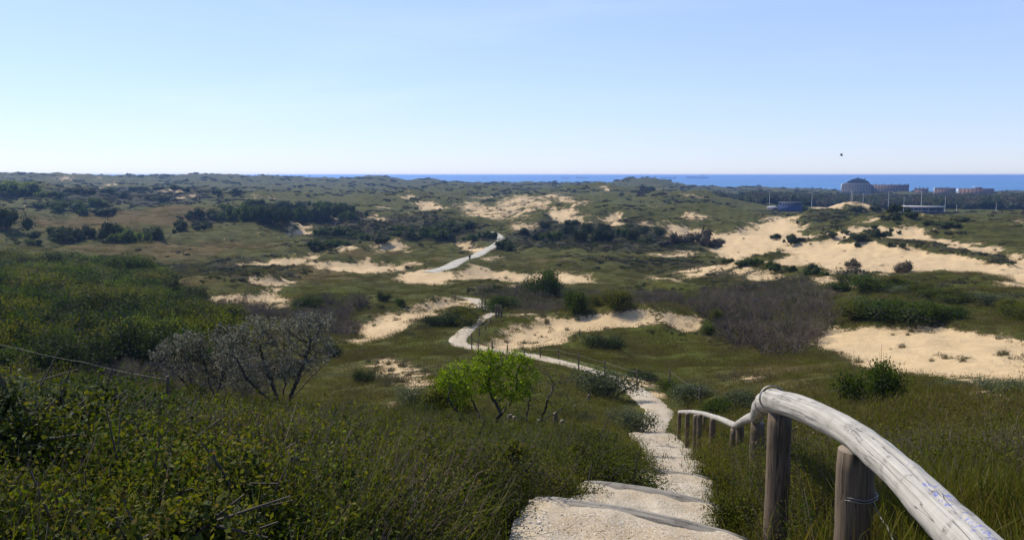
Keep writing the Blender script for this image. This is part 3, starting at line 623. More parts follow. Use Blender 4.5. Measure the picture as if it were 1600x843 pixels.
def pts(x, y, m, dz=0.0):
    x, y = x[m], y[m]; return np.stack([x, y, H(x, y) + dz], 1)
def noise01(x, y, s, seed): return .5 + .5 * perlin(x / s, y / s, seed) + .22 * perlin(x / s * 2.7, y / s * 2.7, seed + 50)
U = lambda n, a=0., b=1.: rng.uniform(a, b, n)
BUSH_POS = []

# near hillside: low rose and willow scrub either side of the steps
def side(x, y):      # >0 right of the stair line, <0 left
    return x - np.interp(np.hypot(x, y), np.hypot(stair[:, 0], stair[:, 1]), stair[:, 0])
P1 = [rose_clump(L_scrub, 620, .3, .27, .0145, 22) for _ in range(4)] + [rose_clump(L_green, 600, .28, .25, .014, 20)]
P1b = [rose_clump(L_heath, 380, .3, .24, .013, 46), rose_clump(L_scrub, 260, .3, .28, .014, 60), rose_clump(L_greygreen, 300, .28, .26, .014, 50)]
def shrubcover(name, label, protos, n, seed, lo, hi, left, right, r0=1.9, r1=27, sc=(.8, 1.3)):
    x, y = fan(n, r0, r1); gap = path_gap(x, y); r = np.hypot(x, y); s = side(x, y); nz = noise01(x, y, 1.5, seed) * .6 + noise01(x, y, .55, seed + 3) * .4
    fringe = (s > 0) & (s < 1.1 + .02 * r) & (r > 4.2)
    d = np.where(s < 0, left, np.where(fringe, right[0], right[1])) * ((nz > lo) & (nz < hi))
    m = (gap > .06) & (U(len(x)) < d) & ((r > 2.3) | (np.abs(x) > .6)) & ((s < .9) | (r > 4.4)); g_ = gap[m]; rm = r[m]
    hum = .65 + .7 * noise01(x[m], y[m], 1.9, 37)
    return scatter(name, label, protos, pts(x, y, m, -.05), U(m.sum(), *sc) * np.clip(.5 + g_ * .8, .5, 1) * hum * np.interp(rm, [2, 6, 10, 20], [1.0, 1.0, .8, .75]), tilt=.2)
shrubcover('rose_scrub', 'dense knee-high rose scrub with tiny leaves on the near slope left of the steps', P1, 12500, 31, .43, 9, 1.0, (.75, .05))
shrubcover('dry_scrub', 'brown and grey twiggy patches in the near scrub', P1b, 9500, 31, -9, .48, .95, (.35, .10), sc=(.7, 1.2))
P1e = [rose_clump(L_yellow, 420, .26, .30, .016, 16), rose_clump(L_scrub, 600, .28, .32, .018, 24), rose_clump(L_dark, 700, .28, .34, .018, 24), rose_clump(L_lush, 380, .24, .30, .020, 14), grass_patch(L_lush, 120, .25, .42, .009, .8), grass_patch(L_straw, 36, .25, .32, .005, .8)]
x, y = fan(5200, 2.0, 24, -36, 6); gap = path_gap(x, y); m = (gap > .2) & (side(x, y) < 0) & (noise01(x, y, 1.25, 48) > .60) & (U(len(x)) < .5)
scatter('bright_herbs', 'patches of brighter yellow-green leaves and long grass in the near scrub', P1e, pts(x, y, m, -.02), U(m.sum(), .7, 1.25) * np.interp(np.hypot(x[m], y[m]), [3, 20], [1, .8]), tilt=.2)
# brown scrub at the bottom right beyond the handrail
x, y = fan(2600, 2.2, 7.5, 12, 36); gap = path_gap(x, y); s = side(x, y); m = (s > 1.15) & (np.hypot(x, y) > 3.9) & (noise01(x, y, .8, 39) > .45)
scatter('heath_scrub', 'low brown heath scrub beyond the nearest part of the handrail', P1b[:2], pts(x, y, m, -.07), U(m.sum(), .4, .75), tilt=.25)
# taller tangles standing out of the carpet: half bare sprays and leafy mounds
P1c = [bare(7, L_twig, 1, .010, L_scrub, 420, .05) for _ in range(3)] + [bare(7, L_twig, 1, .009, L_green, 300, .05), bare(6, L_twig, 1, .009)]
x, y = fan(1300, 4.6, 24, -36, 8); gap = path_gap(x, y); r = np.hypot(x, y); s = side(x, y); m = (gap > .45) & (noise01(x, y, 2.2, 41) > .50) & (U(len(x)) < .45)
scatter('sprays', 'half bare leafy sprays sticking up out of the near scrub', P1c, pts(x, y, m, -.04), U(m.sum(), .28, .62), tilt=.22)
P1d = [joined('mound', *bush(3800, .040, lm, k=13, core=0, core_mat=L_dark, squash=.8, spread=.8)) for lm in (L_scrub, L_scrub, L_green, L_greygreen)]
x, y = fan(2000, 3.0, 26, -36, 9); gap = path_gap(x, y); r = np.hypot(x, y); s = side(x, y); m = (gap > .34) & (noise01(x, y, 1.6, 43) > .47) & (U(len(x)) < .5)
scatter('leafy_mounds', 'rounded leafy mounds of scrub swelling out of the near slope', P1d, pts(x, y, m, -.05), U(m.sum(), .20, .46) * np.interp(x[m] / np.hypot(x[m], y[m]), [-.5, -.25], [1.45, 1]), tilt=.15)
P2 = [grass_patch(L_grass, 90, .22, .26, .006), grass_patch(L_lush, 80, .2, .28, .007), grass_patch(L_straw, 22, .2, .22, .004, .9), grass_patch(L_grass, 90, .3, .2, .006)]
x, y = fan(5200, 2.2, 26); gap = path_gap(x, y); r = np.hypot(x, y); s = side(x, y)
m = (gap > .04) & (U(len(x)) < np.where(s > 0, np.where(s > 1.6, .4, .95), .10)) & (noise01(x, y, 1.6, 33) > .28)
scatter('near_grass', 'tufts of fresh and dry grass among the scrub beside the steps', P2, pts(x, y, m), U(m.sum(), .5, 1.05))
# litter on the treads
def litter():
    mb = MB(); n = 16; a = rng.normal(size=(n, 3)) * [.14, .14, 0]; b = a + rng.normal(size=(n, 3)) * [.035, .035, .002]; mb.segs(a, b, .0012, .0009, 3, 0)
    c = rng.normal(size=(34, 3)) * [.16, .16, 0] + [0, 0, .002]; mb.leaves(c, .009 * rng.uniform(.5, 1.6, 34), .8, 0, 1); mb.leaves(rng.normal(size=(10, 3)) * [.16, .16, 0] + [0, 0, .003], .012, .6, 0, 2); return mb.mesh('litter', [L_straw, L_shell, L_heath])
L_shell = flat_mat('shell_bits', (.50, .48, .44), (.66, .64, .60), 30)
LITTER = [litter() for _ in range(4)]
# slopes below: short turf
P3 = [grass_patch(L_grass, 200, .8, .09, .014, 1.2), heath_patch(L_scrub, 300, .7, .09, .03), heath_patch(L_heath, 300, .7, .10, .03), grass_patch(L_heath, 150, .7, .10, .014, 1.4), heath_patch(L_grass, 300, .7, .09, .03), grass_patch(L_lush, 150, .8, .09, .014, 1.0), heath_patch(L_heath, 260, .7, .08, .03)]
def turf(name, label, n, r0, r1, sc, protos, seed, thr=.3):
    x, y = fan(n, r0, r1); cv = cover(x, y); gap = path_gap(x, y)
    sandy = cv['sand'] + (noise01(x, y, 2.8, seed) - .5) * .8
    m = (sandy < .42) & (gap > .35) & (noise01(x, y, 3.5, seed + 1) > thr)
    return scatter(name, label, protos, pts(x, y, m), U(m.sum(), .6, 1.25) * np.interp(np.hypot(x[m], y[m]), [r0, r1], sc))
turf('slope_turf', 'olive turf covering the slope below the handrail', 15000, 9, 60, (.7, 1.5), P3, 61, .22)
turf('valley_turf', 'rough green and brown turf on the valley floor', 21000, 55, 190, (1.5, 3.2), P3, 67, .35)
turf('outer_turf', 'tussocky heath and grass in the outer valley', 15000, 180, 430, (2.6, 5.0), P3, 73, .38)
# tufts standing in the blown sand and round its rims
P4 = [grass_patch(L_marram, 60, .3, .5, .03, 1.2), heath_patch(L_marram, 90, .5, .35, .1), heath_patch(L_heath, 90, .5, .4, .1)]
x, y = fan(30000, 40, 520); cv = cover(x, y); r = np.hypot(x, y); sd_ = cv['sand']; nz = noise01(x, y, 6, 71)
m = (sd_ > .28) & (path_gap(x, y) > .5) & (((sd_ < .72) & (U(len(x)) < .5)) | ((sd_ >= .72) & (nz > np.where(r < 140, .70, .84)) & (U(len(x)) < .55)))
scatter('marram_tufts', 'brown marram tufts scattered over the bare sand rims', P4, pts(x, y, m), U(m.sum(), .5, 1.5) * np.interp(r[m], [40, 110, 500], [.55, .9, 2.4]))
# low scrub masses
FARB = {}
def protoset(key, lm, n, size, cnt, **kw): FARB[key] = [bush(n, size, lm, **kw) for _ in range(cnt)]
RG = dict(k=11, spread=.9, squash=.93)
protoset('dark', L_dark, 1100, .105, 4, **RG); protoset('green', L_green, 1100, .105, 4, **RG); protoset('yellow', L_yellow, 1100, .105, 2, **RG); L_brush = leaf_mat('brown_brush', [(.045,.036,.022),(.075,.062,.038),(.12,.10,.06)], .1); protoset('grey', L_brush, 620, .15, 2, core_mat=L_brush, k=10, spread=.9); protoset('grey_green', L_greygreen, 520, .16, 2)
protoset('mid_dark', L_dark, 4200, .060, 2, k=11, core=0); protoset('mid_green', L_green, 4600, .060, 3, k=11, core=0); protoset('mid_scrub', L_scrub, 4600, .058, 3, k=11, core=0); protoset('mid_silver', L_greygreen, 4200, .052, 3, k=11, core_mat=L_greygreen, core=0); protoset('mid_yellow', L_yellow, 4200, .060, 2, k=11, core=0)
L_thorn = leaf_mat('thorn_scrub', [(.020,.022,.012),(.042,.038,.024),(.070,.060,.042)], .1)
mass = [joined('scrub', *bush(560, .15, lm, k=11, squash=.5, spread=1.25, core_mat=cm)) for lm, cm in ((L_dark, L_dark), (L_thorn, L_thorn), (L_thorn, L_thorn), (L_dark, L_thorn), (L_greygreen, L_thorn), (L_green, L_dark), (L_thorn, L_dark))]
x, y = fan(95000, 60, 480); cv = cover(x, y); r = np.hypot(x, y); nz = noise01(x, y, 14, 81)
m = (cv['sand'] < .3) & (path_gap(x, y) > 2.0) & (U(len(x)) < np.clip(cv['dark'] * .62 + sstep(nz, .56, .76) * .20 * (1 - cv['brown']), 0, .6)) & (noise01(x, y, 5, 83) > .30)
m &= ~((r < 150) & (cv['dark'] > .4) & (x > 12) & (U(len(x)) < .75))
scatter('valley_scrub', 'low dark thorn scrub in patches across the dune valley', mass, pts(x, y, m, -.15), U(m.sum(), .35, 1.0) * np.interp(r[m], [60, 150, 480], [.38, .75, 1.7]))
x, y = fan(34000, 420, 1720); cv = cover(x, y); r = np.hypot(x, y); nz = noise01(x, y, 45, 85)
m = (cv['sand'] < .35) & (U(len(x)) < np.clip(cv['dark'] + sstep(nz, .45, .7) * .6 * (1 - cv['brown'] * .8), 0, .7))
scatter('far_scrub', 'far scrub covering the dunes towards the sea', mass, pts(x, y, m, -.3), U(m.sum(), .5, 1.2) * np.interp(r[m], [420, 900, 1700], [1.3, 2.2, 3.6]))
# bare thicket
P6 = [bare(8, L_twig, 1, .020) for _ in range(5)] + [bare(8, L_twig, 1, .018, L_scrub, 160, .07), bare(8, L_twig, 1, .018, L_green, 120, .07)]
TH = [[(1085,482),(1115,466),(1160,456),(1235,448),(1290,470),(1285,500),(1262,535),(1230,556),(1160,540),(1100,505)],[(430,490),(480,470),(570,474),(565,492),(545,525),(470,515)],[(740,452),(870,455),(1050,458),(1060,478),(900,485),(780,478)],[(120,560),(200,540),(330,560),(420,600),(400,640),(300,625),(180,600)],[(280,470),(420,482),(440,500),(380,500),(300,490)]]
X, Y, Z = [], [], []
for k, q in enumerate(TH):
    W = region(q, rmin=28); n = 5200 if k in (0,) else 2600
    x = U(n, W[:, 0].min(), W[:, 0].max()); y = U(n, W[:, 1].min(), W[:, 1].max()); area = np.ptp(W[:, 0]) * np.ptp(W[:, 1])
    m = (sdf(x, y, W) + perlin(x / 5, y / 5, 45) * 3.5 > -.6) & (noise01(x, y, 4.5, 46) > .28) & (path_gap(x, y) > 1.2) & (np.arange(n) < area * (1.0 if k == 0 else .7)); X.append(x[m]); Y.append(y[m]); Z.append(U(m.sum(), .7, 1.25) * (1.9, 1.5, 1.1, 1.4, 1.2)[k] * (.6 + .6 * noise01(x[m], y[m], 7, 44)))
x, y, z = map(np.concatenate, (X, Y, Z))
scatter('bare_thicket', 'leafless purplish grey thicket of thin stems filling the hollows', P6, pts(x, y, np.ones(len(x), bool), -.05), z, tilt=.12)

# ------------------------------------------------------------------ countable bushes and trees
def plant(kind, px, row, wpx, hpx, label, group=None, rmin=0, name='bush', cat='bush', fn=None, r=None, sink=.12):
    """one bush of wpx by hpx photo pixels with its foot at that pixel"""
    if r is None: p, r = at(px, row, H, rmin=rmin)
    else: q = world(px, row, r); p = np.array([q[0], q[1], H(q[0], q[1])])
    cr, st = random.choice(FARB[kind]); wd = wpx / F * r * .5 / .86; ht = hpx / F * r / .98
    e = empty(name, (p[0], p[1], p[2] - sink * ht), label, cat, group, random.uniform(0, 6.28)); e.scale = (wd, wd, ht * (1 + sink))
    link('crown', cr, e); link('stems', st, e)
    BUSH_POS.append((p[0], p[1], wd)); return e
ORD = 'first second third fourth fifth sixth seventh eighth ninth tenth eleventh twelfth'.split()
def row_of(kinds, items, label, group, **kw):
    its = sorted(items, key=lambda q: q[0])
    for k, it in enumerate(its):
        lb = label
        if len(its) > 1: lb = f'{label}, ' + (f'{ORD[k]} from left' if k <= len(its) // 2 else f'{ORD[len(its) - 1 - k]} from right')
        plant(kinds[random.randrange(len(kinds))] if isinstance(kinds, list) else kinds, *it, lb, group, **kw)
plant('green', 129, 337, 14, 13, 'lone round tree standing in the open brown heath with a bare foot', name='tree', cat='tree')
plant('dark', 163, 336, 30, 11, 'low wide bush just right of the lone round heath tree')
plant('dark', 8, 358, 38, 28, 'dark bush cut by the left edge above the brown heath')
plant('yellow', 205, 377, 34, 22, 'yellow-green topped bush in the dark row on the left heath')
plant('dark', 168, 376, 38, 27, 'biggest dark bush of the row on the left heath, left of the yellow-green one')
row_of(['dark', 'green'], [(85,367,24,14),(112,374,34,18),(140,372,32,18),(95,378,26,14),(60,382,30,10),(232,374,18,14),(250,374,28,20),(50,372,22,9),(285,358,26,14),(305,358,26,12),(325,356,20,10)], 'dark rounded bush in the row across the left heath', 'bushes across the left heath')
row_of('green', [(104,329,40,16),(88,326,26,12),(122,328,22,12),(155,325,28,18),(60,326,18,9),(170,300,22,8),(92,308,24,9)], 'green bush along the far rim of the brown heath', 'bushes on the far heath rim')
row_of('dark', [(120,302,24,10),(145,304,20,9),(190,308,26,8),(215,299,24,8),(245,297,18,6),(274,297,18,8),(294,299,14,7),(366,304,22,9),(340,302,14,6),(255,314,26,8),(235,312,26,8)], 'small dark bush on the skyline of the left heath', 'bushes on the heath skyline')
row_of('yellow', [(5,308,44,20),(30,307,42,19),(52,308,34,15),(-15,306,50,22),(18,299,40,14),(42,300,30,11),(68,309,24,10)], 'pale green tree in the grove at the left edge', 'pale green grove', name='tree', cat='tree')
row_of(['dark', 'green', 'dark'], [(312,340,28,14),(330,342,28,16),(348,345,30,16),(366,347,30,20),(386,343,34,28),(405,347,32,24),(424,349,34,26),(446,346,30,24),(468,348,36,28),(490,345,32,24),(512,341,34,26),(534,340,34,22),(552,345,28,18),(440,326,26,12),(400,322,30,12),(470,328,30,13),(500,326,28,14),(360,328,26,10)], 'dark tree in the long dense copse left of centre', 'trees of the dense copse', name='tree', cat='tree')
row_of(['green', 'green', 'dark'], [(508,368,26,14),(530,366,28,15),(552,372,24,13),(575,376,26,13),(600,378,26,11),(618,370,24,12),(640,374,24,12),(664,372,40,22),(690,374,36,19),(712,364,28,14),(694,358,38,17),(734,356,26,12),(763,372,18,15),(742,374,24,10),(520,386,34,14),(495,388,28,12),(545,384,24,10),(625,360,26,10)], 'green bush in the scrub left of the pale road', 'bushes left of the road')
row_of(['dark', 'green', 'mid_dark'], [(868,376,28,18),(884,364,20,15),(906,376,26,18),(932,379,30,23),(954,376,22,18),(916,362,24,14),(945,362,20,12),(972,370,22,16),(988,374,20,16),(1006,366,18,12),(1030,370,20,14),(1012,380,26,10),(842,374,24,14),(822,366,20,12),(852,358,18,12),(895,352,22,10)], 'dark tree in the clump right of the pale road', 'trees right of the road', name='tree', cat='tree')
row_of('grey', [(1060,380,28,14),(1093,381,36,20),(1116,386,18,11),(1040,384,20,9),(1124,380,14,8)], 'half bare brown bush at the left dune tip', 'bushes at the dune tip')
plant('dark', 790, 392, 34, 20, 'dark bush overhanging the right side of the pale road bend')
plant('green', 1252, 330, 22, 12, 'dark rounded bush on the green knoll beside the blue hall')
plant('dark', 1212, 374, 13, 9, 'small ball-shaped bush standing alone on the bare dune'); plant('dark', 1237, 380, 22, 15, 'larger ball-shaped bush on the bare dune, right of the small one')
plant('dark', 1246, 349, 5, 4, 'tiny bush on the sand above the two ball-shaped ones')
plant('grey', 1330, 417, 20, 10, 'small brown windswept bush in the middle of the bare dune'); plant('grey', 1416, 425, 24, 14, 'bare branching bush on the lower rim of the bare dune')
plant('grey', 1330, 440, 40, 20, 'broad brown-green bush below the bare dune'); plant('dark', 1264, 430, 32, 20, 'large dark green bush at the right end of the row below the dune')
row_of('green', [(1138,412,20,10),(1156,414,22,10),(1180,416,20,14),(1200,419,18,13),(1215,421,18,12),(1282,432,22,9),(1235,424,20,8)], 'green bush in the row under the bare dune', 'bush row under the dune')
row_of('dark', [(1345,374,26,10),(1368,371,24,11),(1388,368,16,7),(1380,343,14,8),(1400,342,20,9),(1424,340,16,9),(1395,333,26,14),(1410,330,18,10),(1370,330,22,9),(1340,330,20,9)], 'dark bush among the right-hand dune tops', 'bushes on the right dune tops')
row_of('dark', [(1290,323,20,6),(1225,330,16,6),(1455,352,30,8),(1480,354,30,7),(1505,346,24,6),(1365,357,8,6),(1392,362,6,5),(1405,365,6,5),(1340,386,9,7),(1390,386,10,7),(1410,386,9,6),(1298,368,18,6),(1320,364,16,5)], 'little brown bush dotted over the right-hand sand', 'little bushes on the sand')
plant('mid_green', 855, 464, 48, 40, 'round dark green tree standing out of the bare thicket in the middle', name='tree', cat='tree')
plant('mid_green', 902, 486, 46, 32, 'fresh green bush just behind the middle sand hump'); plant('mid_scrub', 970, 482, 44, 28, 'olive bush right of the fresh green one behind the sand hump')
plant('mid_green', 779, 488, 48, 24, 'green bush behind the gate posts of the footpath'); plant('mid_scrub', 930, 480, 30, 20, 'small olive bush between the two behind the sand hump')
plant('mid_scrub', 1118, 512, 30, 26, 'leafy bush at the left foot of the bare thicket'); plant('mid_yellow', 1108, 522, 26, 16, 'yellow-green sprouting bush beside the right end of the sand hump')
plant('mid_dark', 950, 548, 62, 22, 'dark prostrate bush under the middle sand hump')
plant('mid_dark', 1000, 592, 50, 14, 'low dark bush beside the path fence')
row_of(['mid_green', 'mid_scrub'], [(1345,494,70,20),(1390,496,80,26),(1440,500,80,26),(1480,498,50,18),(1360,450,70,16),(1320,454,50,12),(1575,492,50,20),(1600,500,60,20)], 'low green bush above the right sand bowl', 'bushes above the sand bowl')
row_of(['mid_silver', 'mid_scrub'], [(1410,460,50,14),(1450,462,50,14),(1490,470,60,14),(1540,474,60,14),(1400,446,40,12)], 'grey-green cushion bush on the right hillside', 'cushion bushes on the right hillside')
plant('mid_green', 1368, 632, 66, 62, 'dark green bush with bright tips alone on the right grass slope')
plant('mid_dark', 1390, 634, 40, 34, 'low dark shrub leaning on the right of the lone slope bush')
row_of('mid_silver', [(1560,612,60,14),(1500,606,50,12),(1600,620,70,20),(1460,606,40,10)], 'brown-grey cushion on the right sand bowl rim', 'cushions on the bowl rim')
plant('mid_silver', 985, 680, 66, 42, 'silvery grey bush leaning over the left of the path'); plant('mid_silver', 940, 618, 96, 40, 'pale grey-green bush left of the sandy path bend')
plant('mid_silver', 1085, 632, 70, 38, 'white-flecked grey-green bush at the lone fence post right of the path'); plant('mid_green', 1050, 618, 46, 22, 'bright green bush right beside the path bend')
plant('mid_green', 1128, 650, 70, 28, 'bright green bush behind the far handrail'); plant('mid_silver', 1160, 640, 60, 30, 'grey-leaved bush behind the handrail dip')
plant('mid_scrub', 700, 645, 90, 60, 'grey-green bush left of the bright little tree', rmin=14, r=21); plant('mid_silver', 645, 655, 80, 55, 'greyish bush over the slope edge left of the bright tree', r=22)
plant('mid_scrub', 730, 505, 60, 22, 'brown-green bush in the bend of the pale path', rmin=60); plant('mid_dark', 690, 512, 60, 20, 'dark scrub bush left of the path bend', rmin=60)
row_of(['mid_dark', 'mid_green'], [(600,470,24,12),(625,475,20,9),(480,478,40,14),(520,476,30,10),(440,586,50,26),(520,560,40,24),(570,600,40,20)], 'green bush in the hollow left of the sand slope', 'bushes in the hollow', rmin=28)
FARB['near_scrub'] = [bush(9000, .034, L_scrub, k=13, core=0, core_mat=L_dark) for _ in range(3)]
for px, row, wpx, hpx, r, lab in [(955,775,175,62,7.7,'rounded leafy scrub bush bulging over the left side of the steps'),(870,790,170,62,6.4,'leafy scrub bush at the left end of the second step'),(985,752,120,52,9.6,'leafy bush hiding the left half of the third step'),(900,752,150,48,9.4,'broad scrub bush behind the bush of the second step'),(975,728,110,46,12.0,'leafy bush left of the narrow part of the steps'),(905,725,120,42,12.4,'scrub bush on the slope left of the narrow steps'),(975,708,80,34,15.5,'small scrub bush left of the upper straight step'),
     (1152,812,120,84,5.7,'leafy bush right of the nearest steps, below the first posts'),(1138,772,90,64,7.6,'narrow leafy bush right of the middle steps'),(1128,738,80,48,10.2,'small leafy bush right of the narrow steps'),(1100,704,66,28,17.0,'low leafy bush at the foot of the far handrail posts'),(790,705,120,30,12.6,'low scrub bush under the bright little tree'),(690,720,150,36,11.0,'low scrub bush on the slope edge left of the bright tree')]:
    plant('near_scrub', px, row, wpx, hpx, lab, None, name='shrub', cat='shrub', r=r, sink=.1)
# the wood in the left hollow
PW = region([(-60,430),(60,412),(180,415),(262,446),(338,505),(362,545),(330,590),(150,590),(-60,590)], rmin=26)
x = U(6000, PW[:, 0].min(), PW[:, 0].max()); y = U(6000, PW[:, 1].min(), PW[:, 1].max()); m = (sdf(x, y, PW) > .3) & (y < 200); x, y = x[m], y[m]
keep = []
for i in range(len(x)):
    r = math.hypot(x[i], y[i]); s_ = 1.3 + r * .016
    if len(keep) < 260 and all(math.hypot(x[i] - x[j], y[i] - y[j]) > s_ * 1.0 for j in keep): keep.append(i)
for i in keep:
    r = math.hypot(x[i], y[i]); s_ = (1.4 + r * .016) * random.uniform(.8, 1.25); k = random.choices(['mid_green', 'mid_scrub', 'mid_dark', 'mid_yellow'], [3, 5, 3, 1])[0]
    cr, st = random.choice(FARB[k]); z = H(x[i], y[i]); hh = random.uniform(1.7, 3.6)
    zone = 'front edge' if r < 68 else 'middle' if r < 105 else 'far edge'; kd = {'mid_green': 'green', 'mid_scrub': 'olive', 'mid_dark': 'dark', 'mid_yellow': 'yellow-green'}[k]
    e = empty('tree', (x[i], y[i], z - .3), f"{'tall' if hh > 2.9 else 'low'} {kd} tree at the {zone} of the wood filling the left hollow", 'tree', f'{kd} trees of the left wood, {zone}', random.uniform(0, 6.28)); e.scale = (s_, s_, hh)
    link('crown', cr, e); link('trunk', st, e)
# far wood behind the sports field and the green trees left of it
P7 = [joined('wood', *bush(420, .2, L_brush, core_mat=L_brush)), joined('wood', *bush(420, .2, L_thorn, core_mat=L_brush)), joined('wood', *FARB['grey_green'][1]), joined('wood', *FARB['dark'][1])]
x, y = fan(2600, 720, 1000, 14, 40); m = noise01(x, y, 60, 91) > .32
x2, y2 = fan(260, 640, 800, 9, 17); X = np.concatenate([x[m], x2]); Y = np.concatenate([y[m], y2])
scatter('far_wood', 'far wood of half bare trees behind the sports ground', P7, pts(X, Y, np.ones(len(X), bool), -.5), U(len(X), 4.5, 7.5) * np.where(np.degrees(np.arctan2(X, Y)) > 16, 1.15, .6))

# ------------------------------------------------------------------ timber
def wood_mat(name, a, b, crack, dens=.5, paint=False, rough=.85):
    """grain runs along the log: the attribute grain holds (along, round, round)"""
    g = G(name); at_ = g.n('ShaderNodeAttribute'); at_.attribute_name = 'grain'; P = at_.outputs['Vector']
    mp = g.n('ShaderNodeMapping'); mp.inputs['Scale'].default_value = (1.6, 85, 85); g.l(P, mp.inputs[0])
    m2 = g.n('ShaderNodeMapping'); m2.inputs['Scale'].default_value = (.7, 22, 22); g.l(P, m2.inputs[0])
    n = g.noise(1.0, 5, .7, mp.outputs[0]); n2 = g.noise(1.0, 3, .6, m2.outputs[0], .3); n3 = g.noise(6.0, 3, .6, P); n4 = g.noise(90, 3, .7, P)
    c = g.mix(g.ramp(n, .3, .7), a, b); c = g.mix(g.ramp(n3, .4, .7, 0, .35), c, tuple(v * .72 for v in a))
    ln = g.math('ABSOLUTE', g.math('SUBTRACT', n2, .5)); cr = g.ramp(ln, .0, .010, dens, 0); cr2 = g.math('MULTIPLY', g.ramp(g.math('ABSOLUTE', g.math('SUBTRACT', n, .5)), 0, .02, .4, 0), g.ramp(n3, .56, .66))
    k = g.math('MAXIMUM', cr, cr2); c = g.mix(k, c, crack); c = g.mix(g.ramp(n4, .68, .76, 0, .4), c, crack)
    if paint:
        pa = g.attr('paint'); pn = g.noise(38, 4, .75, P); c = g.mix(g.ramp(g.math('MULTIPLY', pa, pn), .535, .57, 0, .85), c, (.10, .13, .38))
    g.bump(g.math('SUBTRACT', g.math('MULTIPLY', n, .4), g.math('MULTIPLY', k, 1.0)), .006, .9)
    return g.fin(c, rough)
W_pale = wood_mat('weathered_pale_log', (.27, .255, .225), (.40, .385, .35), (.085, .075, .07), .75, True)
W_grey = wood_mat('weathered_grey_post', (.070, .053, .037), (.15, .115, .082), (.025, .020, .016), .9)
W_end = flat_mat('cut_wood_end', (.13, .105, .08), (.22, .185, .145), 60)
W_board = wood_mat('grey_step_timber', (.17, .155, .135), (.27, .25, .22), (.06, .05, .04), .7)
g = G('galvanised_wire'); g.b.inputs['Metallic'].default_value = .7; M_wire = g.fin((.22, .21, .20), .5)
def log(name, P, rad, parent, mat, sides=20, step=.06, wob=.05, groove=None, seed=0, paint=None, close=.75):
    """a round timber: uneven girth, knots, a long drying crack as a real groove, rounded ends"""
    P = np.asarray(P, float); s_ = np.concatenate([[0], np.cumsum(np.linalg.norm(np.diff(P, axis=0), axis=1))]); n = max(6, int(s_[-1] / step)); q = np.linspace(0, s_[-1], n)
    C = np.stack([np.interp(q, s_, P[:, k]) for k in range(3)], 1); rr = np.interp(q, s_, np.broadcast_to(rad, len(P)))
    kk = max(1, n // 14) * 2 + 1; ker = np.ones(kk) / kk
    if len(P) > 2:
        C0 = C.copy()
        for k in range(3): C[:, k] = np.convolve(np.pad(C0[:, k], kk // 2, mode='reflect', reflect_type='odd'), ker, 'valid')
    T = np.gradient(C, axis=0); T /= np.linalg.norm(T, axis=1)[:, None]
    ref = np.array([0, 0, 1.0]) if abs(T[0][2]) < .8 else np.array([0, 1.0, 0])
    A = np.cross(T, ref); A /= np.linalg.norm(A, axis=1)[:, None]; B = np.cross(A, T)          # B points up (or forward on posts)
    th = np.arange(sides) * 2 * math.pi / sides; Q, TH_ = np.meshgrid(q, th, indexing='ij')
    f = 1 + wob * perlin(Q * 3.1 + seed, np.cos(TH_) * 1.2 + seed * 3.3, seed) + wob * .6 * perlin(Q * 9 + seed, np.sin(TH_) * 2.5 + 7, seed + 1) + .012 * perlin(Q * 22, TH_ * 3.5, seed + 5)
    if groove is not None:
        for g0, w0, d0, q0, q1 in groove:
            gt = g0 + .22 * perlin(Q * 1.6 + seed, Q * 0 + g0, seed + 4); dd = (TH_ - gt + math.pi) % (2 * math.pi) - math.pi
            f = f - d0 * np.exp(-(dd / w0) ** 2) * sstep(Q, q0, q0 + .25) * (1 - sstep(Q, q1 - .25, q1))
    endf = np.minimum(1, close + (1 - close) * np.minimum(q, q[-1] - q) / .05); Rr = rr[:, None] * f * endf[:, None]
    V = C[:, None] + Rr[..., None] * (A[:, None] * np.cos(TH_)[..., None] + B[:, None] * np.sin(TH_)[..., None])
    i, j = np.meshgrid(np.arange(n - 1), np.arange(sides), indexing='ij'); j2 = (j + 1) % sides
    mb = MB(); mb.add(V.reshape(-1, 3), np.stack([i * sides + j, i * sides + j2, (i + 1) * sides + j2, (i + 1) * sides + j], -1).reshape(-1, 4)[:, ::-1], 0)
    V2 = [C[0] - T[0] * .008, C[-1] + T[-1] * .008]; base = mb.n; mb.add(V2, np.zeros((0, 3), int)); k = np.arange(sides); k2 = (k + 1) % sides
    mb.f.append(np.stack([k2, k, k * 0 + base], 1)[:, ::-1]); mb.m.append(np.ones(sides, int)); o_ = (n - 1) * sides
    mb.f.append(np.stack([k + o_, k2 + o_, k * 0 + base + 1], 1)[:, ::-1]); mb.m.append(np.ones(sides, int))
    mb.f = [x for x in mb.f]; mb.m = [x for x in mb.m]
    me = mb.mesh(name, [mat, W_end], True)
    ga = np.stack([Q, np.cos(TH_) * rr[:, None] + seed, np.sin(TH_) * rr[:, None]], -1).reshape(-1, 3); ga = np.vstack([ga, [0, 0, 0], [0, 0, 0]])
    a = me.attributes.new('grain', 'FLOAT_VECTOR', 'POINT'); a.data.foreach_set('vector', ga.astype(np.float32).ravel())
    pt = np.zeros(len(ga))
    if paint:
        for p0, p1, t0, t1, k_ in paint:
            dq = np.minimum(sstep(Q, p0 - .05, p0 + .03), 1 - sstep(Q, p1 - .03, p1 + .05)); dd = np.abs((TH_ - (t0 + t1) / 2 + math.pi) % (2 * math.pi) - math.pi)
            pt[:-2] = np.maximum(pt[:-2], (k_ * dq * (1 - sstep(dd, (t1 - t0) / 2, (t1 - t0) / 2 + .2))).ravel())
    a = me.attributes.new('paint', 'FLOAT', 'POINT'); a.data.foreach_set('value', pt.astype(np.float32))
    return link(name, me, parent)
def W3(l): return [world(*p[:3]) for p in l]
